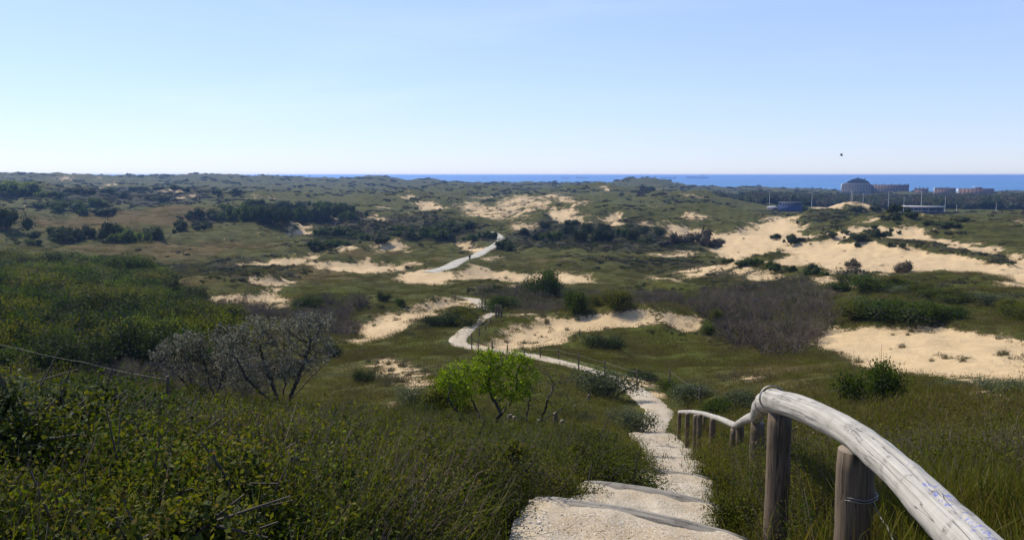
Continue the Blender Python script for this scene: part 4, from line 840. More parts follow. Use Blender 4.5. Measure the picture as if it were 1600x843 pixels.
rail = empty('handrail', (1.9, 3.4, CZ - 2), 'long handrail of pale weathered logs on round posts, descending the right side of the steps', 'handrail'); rail.location = (0, 0, 0)
R1 = W3([(1690,1040,1.6),(1580,915,1.95),(1530,865,2.2),(1495,829,2.4),(1461,796,2.6),(1425,756,2.85),(1382,716,3.2),(1338,681,3.55),(1290,653,3.9),(1245,634,4.25),(1204,624,4.7)])
log('rail', R1, [.064,.064,.064,.063,.062,.061,.060,.059,.060,.064,.066], rail, W_pale, 44, .022, .06, [(1.75,.04,.22,.2,3.0),(2.5,.03,.12,1.2,3.3),(1.1,.03,.10,.9,2.4),(3.3,.045,.10,1.7,3.6),(1.4,.025,.10,.1,1.3)], 3, [(.45,1.15,1.2,1.9,1.0),(1.15,1.5,1.5,2.0,.86),(.35,.9,2.0,2.5,.85),(3.35,3.55,1.1,1.9,1.5)])
log('rail', W3([(1212,625,4.72),(1196,628,5.2),(1186,638,6.0),(1180,653,7.2)]), [.066,.066,.056,.048], rail, W_pale, 24, .05, .05, [(2.0,.06,.12,.1,2.2)], 5)
log('rail', W3([(1184,650,7.0),(1168,654,9.2),(1148,665,13.1)]), [.055,.052,.05], rail, W_pale, 16, .1, .06, None, 6)
log('rail', W3([(1148,664,13.0),(1126,654,15.6),(1100,646,19),(1082,643,22.5),(1061,643,26.4)]), [.052,.055,.056,.058,.055], rail, W_pale, 14, .15, .06, None, 7)
def post(px, top, r, rad, parent, mat=None, sides=14, lean=0.0, groove=None, seed=1, name='post', nudge=0.0, bury=.35):
    t = world(px, top, r); b = np.array([t[0] + lean, t[1], float(H(t[0], t[1])) - bury]); L = [b, (b + t) / 2, t]
    return log(name, L, rad, parent, mat or W_grey, sides, .07, .035, groove, seed, close=.94)
post(1337, 702, 3.52, .074, rail, None, 30, .02, [(5.0,.05,.42,.0,1.9),(3.9,.03,.12,.1,1.6)], 11)
post(1219, 644, 4.62, .066, rail, None, 26, .0, [(4.3,.05,.3,.0,1.9)], 12)
for px, top, r in [(1184,660,7.5),(1147,670,13.2),(1156,664,12.2),(1114,653,16.4),(1093,647,18.9),(1087,648,19.8),(1074,645,22.7),(1062,645,26.2),(1101,648,24.5)]:
    post(px, top, r, .062 if r > 9 else .066, rail, None, 12, random.uniform(-.03, .03), None, int(px))
def ring(c, rad, nrm, turns, parent, name='binding_wire', th=.0028, squash=1):
    nrm = np.array(nrm, float); nrm /= np.linalg.norm(nrm); a = np.cross(nrm, [0, 0, 1.0]) if abs(nrm[2]) < .9 else np.array([1.0, 0, 0]); a /= np.linalg.norm(a); b = np.cross(nrm, a)
    q = np.linspace(0, 2 * math.pi * turns, int(26 * turns)); P = np.array(c) + rad * (np.cos(q)[:, None] * a + np.sin(q)[:, None] * b) + nrm * (np.linspace(-.5, .5, len(q)) * .012 * turns + .003 * np.sin(q * 5))[:, None]
    mb = MB(); mb.tube(P, th, 5, cap=False); return link(name, mb.mesh(name, M_wire, True), parent)
ring(world(1337, 772, 3.52) + [.006, 0, 0], .0785, (.05, 0, 1), 2.2, rail); ring(world(1207, 622, 4.7), .072, np.array(R1[-1]) - np.array(R1[-3]), 2.2, rail, th=.004); ring(world(1196, 630, 5.2), .070, (-.3, 1, -.35), 2.1, rail, th=.004)
def wire(P, parent, th=.002, name='wire', sag=.0):
    P = np.array(P, float); mb = MB(); L = []
    for a, b in zip(P[:-1], P[1:]):
        for t in np.linspace(0, 1, 9)[:-1]: L.append(a + (b - a) * t - [0, 0, sag * 4 * t * (1 - t)])
    L.append(P[-1]); mb.tube(L, th, 4, cap=False); return link(name, mb.mesh(name, M_wire), parent)
wire([world(1365,785,3.54), world(1387,822,3.3), world(1402,850,3.1)], rail, .0032, sag=.01)

# ------------------------------------------------------------------ the steps
stairs = empty('steps', (0, 0, 0), 'shell-strewn sand steps edged with grey timbers, going down from the camera', 'steps')
sr = np.hypot(stair[:, 0], stair[:, 1]); sl = np.concatenate([[0], np.cumsum(np.hypot(*(np.diff(stair[:, :2], axis=0)).T))])
def on_line(r_): return np.array([np.interp(r_, sr, stair[:, k]) for k in range(4)])
EDG = [1.2, 2.1, 3.5, 5.12, 6.75, 9.6, 14.5, 20.6, 27.6]; SKEW = [.3, .3, .3, .30, .26, .12, .03, 0, .1]
for k in range(1, len(EDG) - 1):
    r0, r1 = EDG[k], EDG[k + 1]; nA, nL = 34, 26; V = []
    c0 = on_line(max(r0, sr[0])); c1 = on_line(r1); T = c1[:2] - c0[:2]; T /= np.linalg.norm(T); N = np.array([T[1], -T[0]]); drop = c0[2] - c1[2]
    rise = min(.7 * drop, .24); ztop = c0[2] - rise
    for i in range(nA):
        for j in range(nL):
            u = -1 + 2 * i / (nA - 1); t = j / (nL - 1); hw = (c0[3] + (c1[3] - c0[3]) * t) * (1.10 + .06 * perlin(np.array(r0 + t * 3), np.array(u * 1.1 + 5.), 14))
            hw *= 1 + .04 * float(perlin(np.array(r0 * 1.7 + t * 6), np.array(u * 3.), 19))
            sk0, sk1 = SKEW[k] , SKEW[k + 1]; C = c0[:2] + (c1[:2] - c0[:2]) * t; p = C + N * u * hw - T * u * hw * (sk0 * (1 - t) + sk1 * t)
            z = ztop - (drop - rise) * t - .10 * max(0, abs(u) - .72) ** 1.5 * 3 + .030 * float(perlin(np.array(p[0] * 3.1), np.array(p[1] * 3.1), 15)) + .016 * float(perlin(np.array(p[0] * 9.), np.array(p[1] * 9.), 16))
            
            V.append((p[0], p[1], z))
    mb = MB(); i, j = np.meshgrid(np.arange(nA - 1), np.arange(nL - 1), indexing='ij'); q = i * nL + j; mb.add(V, np.stack([q, q + 1, q + nL + 1, q + nL], -1).reshape(-1, 4)[:, ::-1])
    link('tread', mb.mesh('tread', M_path, True), stairs)
    a = np.array(V[2 * nL - 1]) ; b = np.array(V[(nA - 2) * nL + nL - 1]); m_ = np.array(V[(nA // 2) * nL + nL - 1])
    o = log('step_timber', [a - [0, 0, .030], m_ - [0, 0, .024], b - [0, 0, .030]], .066, stairs, W_board, 12, .12, .04, None, 20 + k)
    o2 = log('step_timber', [a - [0, 0, .19] + [T[0] * .03, T[1] * .03, 0], m_ - [0, 0, .185] + [T[0] * .03, T[1] * .03, 0], b - [0, 0, .19] + [T[0] * .03, T[1] * .03, 0]], .066, stairs, W_board, 10, .15, .04, None, 40 + k)

LP = []
for k in range(2, len(EDG) - 1):      # twigs, shell bits and dry leaves lying on the treads
    r0, r1 = EDG[k], EDG[k + 1]; c0 = on_line(r0); c1 = on_line(r1); T = c1[:2] - c0[:2]; T /= np.linalg.norm(T); N = np.array([T[1], -T[0]]); drop = c0[2] - c1[2]; rise = min(.7 * drop, .24)
    for _ in range(int((r1 - r0) * 16)):
        t, u = random.random() * .88, random.uniform(-.95, .95); hw = c0[3] + (c1[3] - c0[3]) * t; C = c0[:2] + (c1[:2] - c0[:2]) * t; q_ = C + N * u * hw - T * u * hw * SKEW[k]
        LP.append((q_[0], q_[1], c0[2] - rise - (drop - rise) * t + .022 - .3 * max(0, abs(u) - .72) ** 1.5))
scatter('step_litter', 'shell bits, twigs and dry leaves lying on the sandy steps', LITTER, LP, U(len(LP), .6, 1.2), tilt=.05)
# ------------------------------------------------------------------ wire fences along the path
def fence(label, posts, wires=True, rad=.045, name='wire_fence', rows=(.12, .45), group=None):
    e = empty(name, (0, 0, 0), label, 'fence', group); tops = []
    for it in posts:
        px, top, base = it[:3]
        r = it[3] if len(it) > 3 else at(px, base, H, rmin=24)[1]
        t = world(px, top, r); ht = max(.5, t[2] - float(H(t[0], t[1]))); tops.append((t, ht)); post(px, top, r, rad, e, None, 8, random.uniform(-.05, .05), None, int(px) % 50)
    if wires:
        for k in rows: wire([t - [0, 0, ht * k] for t, ht in tops], e, .005, sag=.04)
    return e
fence('wire fence with thin wooden posts along the far side of the sandy path, middle distance', [(1094,606,640,34),(1047,576,606),(995,577,607),(945,562,590),(904,551,578),(872,544,562),(844,542,559),(819,546,562),(793,538,552),(769,533,553),(747,529,548),(737,520,546)])
fence('short run of thin posts following the inside of the pale path bend', [(749,511,526),(759,506,516),(766,496,505)], rad=.06)
fence('cluster of tall grey gate posts where the footpath goes through the fence', [(775,476,497),(779,476,495),(783,477,495)], rad=.09, rows=(.2, .6))
fence('two posts behind the green gate bush, beyond the footpath gate', [(753,463,476),(758,464,477)], rad=.09); 
tag(fence('single thin post on the rim of the sand slope left of the path', [(711,456,470)], False, .07, 'fence_post'), cat='post')
tag(fence('lone post in the dark hollow at the left end of the sand slope', [(542,512,526)], False, .07, 'fence_post'), cat='post')
fence('two dark old posts in the grass left of the sandy path', [(920,616,641,35),(898,633,655,30)], True, .05)
tag(fence('thin post standing on the rim of the middle sand hump', [(906,514,524)], False, .05, 'fence_post'), cat='post')
fence('old grey broken fence posts half hidden behind the bright little tree', [(797,647,672,15.5),(804,650,672,15.4),(868,644,676,15.6),(878,656,680,15.2),(843,655,676,15.8)], False, .05)
e = empty('fence_post', (0, 0, 0), 'short post with a pale round top sunk in the scrub left of the bright tree', 'post'); post(650, 651, 17.5, .075, e, W_pale, 10, 0, None, 9)
e = empty('fence_wire', (0, 0, 0), 'thin shining fence wire crossing the dark hollow at the far left', 'fence'); P = [world(-30,528,23), world(30,544,21), world(130,565,18.5), world(262,592,15.5)]; wire(P, e, .0016, sag=.03)
for p in (P[0], P[-1]): b = np.array([p[0], p[1], float(H(p[0], p[1])) - .3]); log('post', [b, (b + p) / 2, p + [0, 0, .06]], .04, e, W_grey, 8, .15, .03, None, 4)

# ------------------------------------------------------------------ small near trees grown branch by branch
def grow(base, attr, step=.06, infl=.9, kill=.11, iters=90, stems=1):
    N = [np.array(base, float)]; par = [-1]; A = attr.copy()
    for _ in range(iters):
        if len(A) == 0: break
        M = np.array(N); d = np.linalg.norm(A[:, None] - M[None], axis=2); n = d.argmin(1); dm = d[np.arange(len(A)), n]
        act = dm < infl
        if not act.any(): act = dm <= dm.min() + .05
        new = []
        for k in np.unique(n[act]):
            v = (A[act & (n == k)] - M[k]); v /= np.linalg.norm(v, axis=1)[:, None] + 1e-9; v = v.mean(0) + rng.normal(size=3) * .22; v /= np.linalg.norm(v) + 1e-9
            q = M[k] + v * step
            if np.min(np.linalg.norm(M - q, axis=1)) > step * .35: new.append((q, k))
        if not new: A = A[dm > dm.min() + .02]; continue
        for q, k in new: N.append(q); par.append(k)
        Q = np.array([q for q, _ in new]); A = A[np.min(np.linalg.norm(A[:, None] - Q[None], axis=2), axis=1) > kill]
    return np.array(N), np.array(par)
def hero(name, label, cat, base, lob, n_attr, leafm, n_leaf, lsize, r_tip=.0022, step=.06, kill=.11, bark=None, clump=5, aspect=.55, leafy=None, limbs=None, spread=.03, depth=.8, expo=2.25):
    px, row, r = base; b = world(px, row, r); b[2] = min(b[2], float(H(b[0], b[1]))) if False else b[2]; s_ = r / F; A = []
    for lx, ly, rx, ry, wgt in lob:
        c = world(lx, ly, r); n = int(n_attr * wgt); d = rng.normal(size=(n, 3)); d /= np.linalg.norm(d, axis=1)[:, None]; d *= rng.uniform(.3, 1, (n, 1)) ** .6
        A.append(c + d * [rx * s_, rx * s_ * depth, ry * s_])
    A = np.concatenate(A)
    if limbs is not None:
        N = [b]; par = [-1]
        for L in limbs:
            k = 0; prev = b
            for lx, ly, dr in L:
                q = world(lx, ly, r + dr); m = max(1, int(np.linalg.norm(q - prev) / step))
                for t in range(1, m + 1): N.append(prev + (q - prev) * t / m + rng.normal(size=3) * .008); par.append(k); k = len(N) - 1
                prev = q
        N0, P0 = np.array(N), np.array(par)
        # continue growing from the drawn limbs
        M = list(N0); pr = list(P0); B = A.copy()
        for _ in range(60):
            if len(B) == 0: break
            MM = np.array(M); d = np.linalg.norm(B[:, None] - MM[None], axis=2); n = d.argmin(1); dm = d[np.arange(len(B)), n]; new = []
            for k in np.unique(n):
                v = B[n == k] - MM[k]; v /= np.linalg.norm(v, axis=1)[:, None] + 1e-9; v = v.mean(0) + rng.normal(size=3) * .3; v /= np.linalg.norm(v) + 1e-9; q = MM[k] + v * step
                if np.min(np.linalg.norm(MM - q, axis=1)) > step * .4: new.append((q, k))
            if not new: break
            for q, k in new: M.append(q); pr.append(k)
            Q = np.array([q for q, _ in new]); B = B[np.min(np.linalg.norm(B[:, None] - Q[None], axis=2), axis=1) > kill]
        N, par = np.array(M), np.array(pr)
    else: N, par = grow(b, A, step, kill=kill)
    rad = np.zeros(len(N)); kids = np.zeros(len(N), int)
    for i in range(len(N) - 1, -1, -1):
        rad[i] = r_tip if rad[i] == 0 else rad[i] ** (1 / expo)
        if par[i] >= 0: rad[par[i]] += rad[i] ** expo; kids[par[i]] += 1
    e = empty(name, b, label, cat); mb = MB(); i = np.arange(1, len(N)); thick = rad[i] > .008
    for sel, sd_ in ((thick, 7), (~thick, 4)):
        k = i[sel]
        if len(k): mb.segs(N[par[k]] - b, N[k] - b, np.minimum(rad[par[k]], rad[k] * 1.25), rad[k], sd_)
    mb.segs([[0, 0, -.45]], [[0, 0, .02]], rad[0] * 1.3, rad[0], 9)
    link('trunk', mb.mesh('trunk', bark or L_bark), e)
    tip = np.where((rad < r_tip * (2.6 if leafy is None else leafy)) & (np.arange(len(N)) > 0))[0]; j = rng.choice(tip, n_leaf // clump); c = np.repeat(N[j] - b, clump, 0) + rng.normal(size=(n_leaf // clump * clump, 3)) * spread
    mb = MB(); mb.leaves(c, lsize * rng.uniform(.6, 1.3, len(c)), aspect, .6); link('crown', mb.mesh('crown', leafm), e)
    return e
hero('tree', 'small bright lime-green tree with crooked forking trunk in front of the path', 'tree', (768,684,13.0), [(705,592,30,24,.9),(735,600,40,24,1.1),(765,572,40,22,1.1),(805,570,30,26,1.0),(800,605,40,24,.8),(720,575,22,14,.4),(760,555,20,10,.3),(830,585,20,20,.3)],
     330, L_vivid, 8000, .042, .0038, .05, .085, clump=6, spread=.034, limbs=[[(745,668,-.1),(712,640,-.2),(700,622,-.3),(704,600,-.2)],[(755,660,.1),(742,635,.3),(733,612,.2),(722,598,.1)],[(774,660,0),(782,645,-.1),(770,622,.0),(762,600,.1),(768,575,.1)],[(776,655,.2),(796,632,.3),(808,605,.2),(806,585,.2)]])
hero('shrub', 'nearly bare twiggy shrub with few yellow leaves, right of the bright green tree', 'shrub', (838,686,13.4), [(845,600,26,28,1),(872,600,26,26,.9),(820,610,22,26,.7),(890,625,18,20,.5),(858,635,30,20,.6)], 340, L_yellow, 520, .034, .0036, .05, .085, clump=3, spread=.03,
     limbs=[[(822,655,0),(826,628,.1),(832,605,0)],[(846,655,-.1),(856,625,-.2),(866,600,0)],[(840,660,.2),(868,645,.3),(888,628,.2)]])
hero('shrub', 'big silvery sea buckthorn with dense wind-bent crown in the left foreground', 'shrub', (440,668,15.5), [(362,548,30,36,.9),(400,520,36,30,1),(440,528,42,34,1.2),(478,512,40,26,1.1),(500,542,30,26,.9),(420,572,50,24,.8),(380,590,30,18,.5),(500,500,26,16,.4),(460,565,40,24,.8)],
     520, L_silver, 17000, .044, .0042, .055, .095, clump=7, aspect=.36, spread=.030, leafy=2.2, limbs=[[(430,630,0),(405,610,-.2),(385,590,-.3),(370,560,-.3)],[(436,630,.1),(425,600,.2),(410,560,.1),(402,530,0)],[(448,632,-.1),(462,600,-.2),(478,560,-.1),(486,530,0)],[(450,628,.3),(480,595,.4),(505,570,.3)],[(442,620,.4),(446,580,.5),(444,545,.4)]])
hero('shrub', 'smaller silvery buckthorn with arching dark branches at the left of the big one', 'shrub', (325,640,16.5), [(330,540,36,26,1),(352,530,24,26,.7),(300,552,24,20,.5),(345,575,30,20,.6)], 380, L_silver, 5200, .046, .0040, .055, .095, clump=7, aspect=.36, spread=.030, leafy=2.2,
     limbs=[[(340,615,0),(348,590,.1),(345,555,.1)],[(335,618,.2),(325,590,.3),(318,560,.2)],[(342,612,-.2),(365,588,-.2)]])
hero('shrub', 'leftmost silvery buckthorn, low and spreading to the left', 'shrub', (301,632,16.8), [(268,548,26,20,.8),(245,555,14,12,.3),(290,535,26,22,.7),(282,575,30,16,.5)], 280, L_silver, 3600, .046, .0040, .055, .095, clump=7, aspect=.36, spread=.030, leafy=2.2,
     limbs=[[(298,608,0),(280,588,0),(258,570,.1),(250,560,.1)],[(300,605,.1),(294,580,.2),(288,555,.1)]])
hero('shrub', 'bare dark thorn shrub spreading behind the nearest handrail posts', 'shrub', (1232,752,7.2), [(1265,680,42,30,1),(1230,690,40,26,.8),(1190,690,26,20,.5),(1290,700,24,20,.4)], 330, L_twig, 300, .02, .0016, .035, .06, clump=3, spread=.02,
     limbs=[[(1250,730,0),(1280,712,.1),(1300,700,.1)],[(1236,725,.1),(1245,700,.1)],[(1222,725,0),(1200,700,.1)]])
hero('shrub', 'dark dead stem with thorny side twigs leaning in the left foreground', 'shrub', (316,850,4.0), [(262,695,16,14,.5),(268,712,22,14,.4),(285,750,14,14,.3),(255,725,18,12,.3)], 110, L_scrub, 60, .018, .0026, .03, .05, clump=3, spread=.02, limbs=[[(302,810,0),(288,770,.1),(274,730,.15),(263,700,.2)]])
for px, row, r, hh, wd_, lm, lab in [(215,838,4.0,.52,.014,L_lush,'broad-bladed green grass tuft at the bottom edge, left foreground'),(88,735,6.2,.52,.010,L_lush,'tall bright grass tuft upper left of the dead stem'),(536,812,4.6,.46,.014,L_yellow,'tuft with glowing yellow-green blades in the middle foreground'),(330,715,7.5,.50,.010,L_lush,'grass tuft in the scrub right of the dead stem top'),(1180,838,4.1,.22,.007,L_lush,'bright green grass tuft at the foot of the nearest full post'),(470,712,8.5,.5,.010,L_grass,'slim grass tuft in the scrub below the big buckthorn')]:
    b = world(px, row, r); mb = MB(); n = 70; c = rng.normal(size=(n, 3)) * [.05, .05, 0]; mb.blades(c - [0, 0, .05], hh * rng.uniform(.5, 1.2, n), .9, wd_); z = float(H(b[0], b[1])); tag(link('grass_tuft', mb.mesh('grass_tuft', lm), None, (b[0], b[1], z)), lab, 'grass tuft')

# ------------------------------------------------------------------ walker on the road, bird
def skinned(name, J, E, rads, mat, parent, sub=1):
    me = bpy.data.meshes.new(name); me.from_pydata(J, E, []); me.materials.append(mat); o = link(name, me, parent); o.modifiers.new('skin', 'SKIN'); o.modifiers.new('smooth', 'SUBSURF').levels = sub; o.modifiers['smooth'].render_levels = sub
    for i, r in enumerate(rads): me.skin_vertices[0].data[i].radius = (r, r)
    me.skin_vertices[0].data[0].use_root = True; return o
p, r = at(734, 408, H, rmin=150)
w_ = empty('person', p, 'tiny dark-clothed walker on the pale road in the valley', 'person', rz=.5)
SKN = flat_mat('skin', (.42, .27, .20), (.50, .33, .25)); CLO = flat_mat('dark_jacket_cloth', (.018, .020, .028), (.03, .03, .04)); TRO = flat_mat('dark_trouser_cloth', (.022, .022, .03), (.035, .035, .05)); HAI = flat_mat('hair', (.03, .02, .012), (.05, .03, .02))
def sk(name, J, E, rd, m): o = bpy.data.objects.new(name, bpy.data.meshes.new(name)); return o
J = [(0,0,.95),(0,0,1.15),(0,0,1.38),(0,0,1.5),(0,.01,1.62),(0,.01,1.72),(.19,0,1.42),(.25,.03,1.15),(.24,-.08,.92),(.24,-.1,.82),(-.19,0,1.42),(-.25,-.03,1.15),(-.24,.1,.92),(-.24,.14,.84),(.09,.02,.9),(.1,-.1,.5),(.1,.06,.09),(.1,-.08,.04),(-.09,0,.9),(-.1,.12,.5),(-.1,.3,.1),(-.1,.2,.04)]
E = [(0,1),(1,2),(2,3),(3,4),(4,5),(2,6),(6,7),(7,8),(8,9),(2,10),(10,11),(11,12),(12,13),(0,14),(14,15),(15,16),(16,17),(0,18),(18,19),(19,20),(20,21)]
skinned('body', J, E, [.13,.12,.14,.055,.085,.07,.06,.045,.032,.035,.06,.045,.032,.035,.085,.06,.045,.04,.085,.06,.045,.04], SKN, w_)
skinned('jacket', [(0,0,.9),(0,0,1.15),(0,0,1.42),(.2,0,1.43),(.25,.03,1.15),(.24,-.07,.95),(-.2,0,1.43),(-.25,-.03,1.15),(-.24,.09,.95)], [(0,1),(1,2),(2,3),(3,4),(4,5),(2,6),(6,7),(7,8)], [.165,.155,.165,.075,.062,.05,.075,.062,.05], CLO, w_)
skinned('trousers', [(0,0,.93),(.09,.02,.86),(.1,-.1,.5),(.1,.05,.12),(-.09,0,.86),(-.1,.12,.5),(-.1,.29,.13)], [(0,1),(1,2),(2,3),(0,4),(4,5),(5,6)], [.15,.105,.078,.062,.105,.078,.062], TRO, w_)
skinned('hair', [(0,.03,1.68),(0,.03,1.74)], [(0,1)], [.09,.07], HAI, w_)
b = world(1315, 243, 48); bd = empty('bird', b, 'dark bird flying in the sky right of centre', 'bird', rz=1.5); bd.scale = (.55, .55, .8); M_bird = flat_mat('dark_feathers', (.02, .02, .025), (.04, .04, .045))
mb = MB(); mb.tube([(0,-.16,0),(0,-.1,.0),(0,0,.01),(0,.1,.02),(0,.15,.03),(0,.18,.025)], [.012,.025,.04,.03,.022,.004], 8); mb.add([(0,-.1,.0),(.04,-.22,.0),(-.04,-.22,.0),(0,-.1,.012)], [[0,1,2],[3,2,1]]); link('body', mb.mesh('body', M_bird, True), bd)
for s_ in (1, -1):
    mb = MB(); V = [(0,.06,.02),(s_*.12,.09,.10),(s_*.26,.0,.16),(s_*.11,-.04,.09),(0,-.05,.02)]; V += [(a, b_, c - .006) for a, b_, c in V]; mb.add(V, [[0,1,3,4],[9,8,6,5],[0,5,6,1],[3,8,9,4]]); mb.add([V[1],V[2],V[3],V[6],V[7],V[8]], [[0,1,2],[5,4,3]]); mb.add([V[1],V[6],V[7],V[2],V[3],V[8]], [[0,1,2,3],[3,2,5,4]]); link('wing', mb.mesh('wing', M_bird), bd)

# ------------------------------------------------------------------ far buildings
M_wall = flat_mat('pale_render', (.17, .15, .15), (.22, .20, .19), .3); M_brick = flat_mat('brown_brick', (.14, .085, .065), (.20, .12, .09), .8); M_white = flat_mat('white_paint', (.72, .72, .70), (.80, .80, .78), .5)
M_roof = flat_mat('slate_roof', (.05, .05, .06), (.08, .08, .09), .5); M_blue = flat_mat('blue_cladding', (.03, .05, .13), (.04, .07, .17), .5); M_slab = flat_mat('balcony_concrete', (.28, .26, .25), (.36, .34, .32), .5)
g = G('window_glass'); g.b.inputs['Specular IOR Level'].default_value = .6; M_glass = g.fin((.02, .025, .035), .12)
def prism(mb, outline, y0, y1, mat=0):
    n = len(outline); V = [(x, y0, z) for x, z in outline] + [(x, y1, z) for x, z in outline]; k = np.arange(n); k2 = (k + 1) % n
    mb.add(V, np.stack([k, k2, k2 + n, k + n], 1), mat); c = np.mean(outline, 0); mb.add([(c[0], y0, c[1])] + V[:n], np.stack([k * 0, k2 + 1, k + 1], 1), mat); mb.add([(c[0], y1, c[1])] + V[n:], np.stack([k * 0, k + 1, k2 + 1], 1), mat)
def boxpart(name, m, e, *b):
    mb = MB(); mb.box(*b); return link(name, mb.mesh(name, m), e)
def site(px, r, name, label, cat='building', zoff=0):
    q = world(px, 300, r); az = math.atan2(q[0], q[1]); z = float(H0(q[0], q[1])); e = empty(name, (q[0], q[1], z + zoff), label, cat, rz=-az); return e, r / F, z + zoff
def zrow(row, r): return CZ + ray(1300, row)[2] * r
e, s_, zb = site(1337, 1400, 'hotel', 'large seaside hotel with domed stepped roof and a long chimneyed wing to the right')
hz_ = lambda row: zrow(row, 1400) - zb
X = lambda px: (px - 1337) * s_
mb = MB(); prism(mb, [(X(1318.5),-2),(X(1357),-2),(X(1357),hz_(288)),(X(1318.5),hz_(288))][::-1], 0, 24); link('wall', mb.mesh('wall', M_wall), e)
mb = MB(); prism(mb, [(X(1321),hz_(288)),(X(1321),hz_(285.5)),(X(1355.5),hz_(285.5)),(X(1355.5),hz_(288))], 2, 22); link('upper_storey', mb.mesh('upper_storey', M_wall), e)
mb = MB(); arc = [(X(1325 + 29 * t), hz_(285.4) + math.sin(math.pi * (t * .86 + .07)) * 7.0) for t in np.linspace(0, 1, 13)]; prism(mb, [(X(1325), hz_(285.5))] + arc + [(X(1354), hz_(285.5))], 3, 21); link('roof', mb.mesh('roof', M_roof), e)
boxpart('roof_turret', M_roof, e, X(1337.5), X(1340.5), 8, 14, hz_(279.5), hz_(277.6)); boxpart('roof_mast', M_roof, e, X(1347.6), X(1348.6), 8, 9.5, hz_(283), hz_(277.8)); boxpart('end_wall', M_white, e, X(1318) - 1, X(1318.5) - .1, 0, 24, -2, hz_(287.6))
for k, row in enumerate([299, 296.5, 293.8, 291, 288.2]): boxpart('balcony', M_slab, e, X(1318.6), X(1357), -1.6, -.05, hz_(row) - .3, hz_(row) + .75)
wm = MB(); wm.box(0, 2.6, -.12, -.02, 0, 1.7); wme = wm.mesh('window', M_glass)
for row in (298, 295.4, 292.6, 289.8):
    for k in range(10): o = link('window', wme, e, (X(1319.6) + k * 4.25, 0, hz_(row)))
for k in range(7): o = link('window', wme, e, (X(1327) + k * 4.0, 2.9, hz_(284.4)))
boxpart('wing', M_brick, e, X(1357) + .05, X(1405.5), 2, 20, -2, hz_(289)); wr = boxpart('wing_roof', M_roof, e, X(1357) + .05, X(1406), 1.4, 20.6, hz_(289), hz_(288.3))
for row in (297.4, 294.6, 291.9):
    boxpart('balcony', M_slab, e, X(1357.4), X(1405), .6, 1.95, hz_(row) - 1.1, hz_(row) - .5)
    for k in range(12): link('window', wme, e, (X(1358.6) + k * 4.3, 1.98, hz_(row)))
for px in (1362.5, 1373, 1383.5, 1393.5, 1401, 1404.6): boxpart('chimney', M_brick, wr, X(px) - .7, X(px) + .7, 8, 10, hz_(288.2), hz_(286.6))
ROOF = [None]
def house(px0, px1, top, r, label, wall, roofm, gable=True, wins=4, ext=None, base=None, hgt=None):
    e, s_, zb = site((px0 + px1) / 2, r, 'house', label); L = (px1 - px0) * s_; t = zrow(top, r) - zb; eave = t - (2.6 if gable else .4)
    boxpart('wall', wall, e, -L / 2, L / 2, 0, 11, -2, eave); mb = MB()
    if gable: prism(mb, [(0,eave),(11.6,eave),(5.8,t)], -L / 2 - .4, L / 2 + .4); V = mb.v; mb.v = [np.stack([q[:, 1], q[:, 0] - .3, q[:, 2]], 1) for q in V]
    else: mb.box(-L / 2 - .5, L / 2 + .5, -.5, 11.5, eave, t)
    rf = link('roof', mb.mesh('roof', roofm), e); ROOF[0] = rf; wm = MB(); wm.box(0, 1.6, -.1, -.02, 0, 1.5); me = wm.mesh('window', M_glass)
    for lev in range(max(1, int((eave) / 3.2))):
        for k in range(wins): link('window', me, e, (-L / 2 + (k + .5) * L / wins - .8, 0, eave - 2.4 - 3 * lev))
    return e, L, t, eave, s_
e, L, t, ea, s_ = house(1464, 1489, 292.2, 1350, 'long brown house with a white end wall, on the dune ridge right of the hotel', M_brick, M_roof, True, 7); boxpart('end_wall', M_white, e, -L / 2 - 1.4, -L / 2 - .05, 0, 11, -1, t)
for k in (-6, 2): boxpart('chimney', M_brick, ROOF[0], k, k + 1, 5, 6, t - .5, t + 1.6)
e, L, t, ea, s_ = house(1505, 1546, 293.2, 1300, 'long low beach pavilion with white end and small white turret at far right', M_brick, M_roof, False, 9); boxpart('end_wall', M_white, e, -L / 2 - 3, -L / 2 - .05, 0, 9, 0, t - .5); boxpart('turret', M_white, e, -4.5, -2.2, 3, 5.5, t, t + 3.2); boxpart('upper_storey', M_brick, e, -1, 7, 2, 8, t, t + 2)
e, L, t, ea, s_ = house(1431, 1448, 293.2, 1400, 'row of dark rooftops with chimneys just right of the hotel wing', M_brick, M_roof, True, 4)
for k in (-9, -3, 2, 8): boxpart('chimney', M_brick, ROOF[0], k, k + 1.2, 5, 6.2, t - .6, t + 2.2)
e, L, t, ea, s_ = house(1061.5, 1067, 291.5, 900, 'small pale tower-like house beside the dark tree clump in the distance', M_wall, M_roof, False, 2)
# sports ground
e, s_, zb = site(1442, 600, 'clubhouse', 'two-storey dark blue clubhouse with a long flat overhanging roof by the sports ground'); X = lambda px: (px - 1442) * s_; Z = lambda row: zrow(row, 600) - zb
boxpart('wall', M_blue, e, X(1421), X(1469), 0, 14, -1, Z(321.6)); boxpart('roof', M_slab, e, X(1414), X(1471), -3, 15, Z(321.3), Z(320.5)); boxpart('balcony', M_slab, e, X(1421), X(1470), -2.4, -.05, Z(327.6), Z(326.9)); boxpart('annexe', M_blue, e, X(1469) + .05, X(1488), 1, 10, -1, Z(331.6))
boxpart('terrace_roof', M_roof, e, X(1468), X(1488), -.4, .95, Z(332), Z(331.4))
for k in range(9): boxpart('window', M_glass, e, X(1422.4 + k * 5.2), X(1426.4 + k * 5.2), -.12, -.02, Z(326), Z(322.6))
for k in range(6): boxpart('column', M_slab, e, X(1422 + k * 9.3), X(1422.6 + k * 9.3), -2.4, -2.1, -1, Z(321.7))
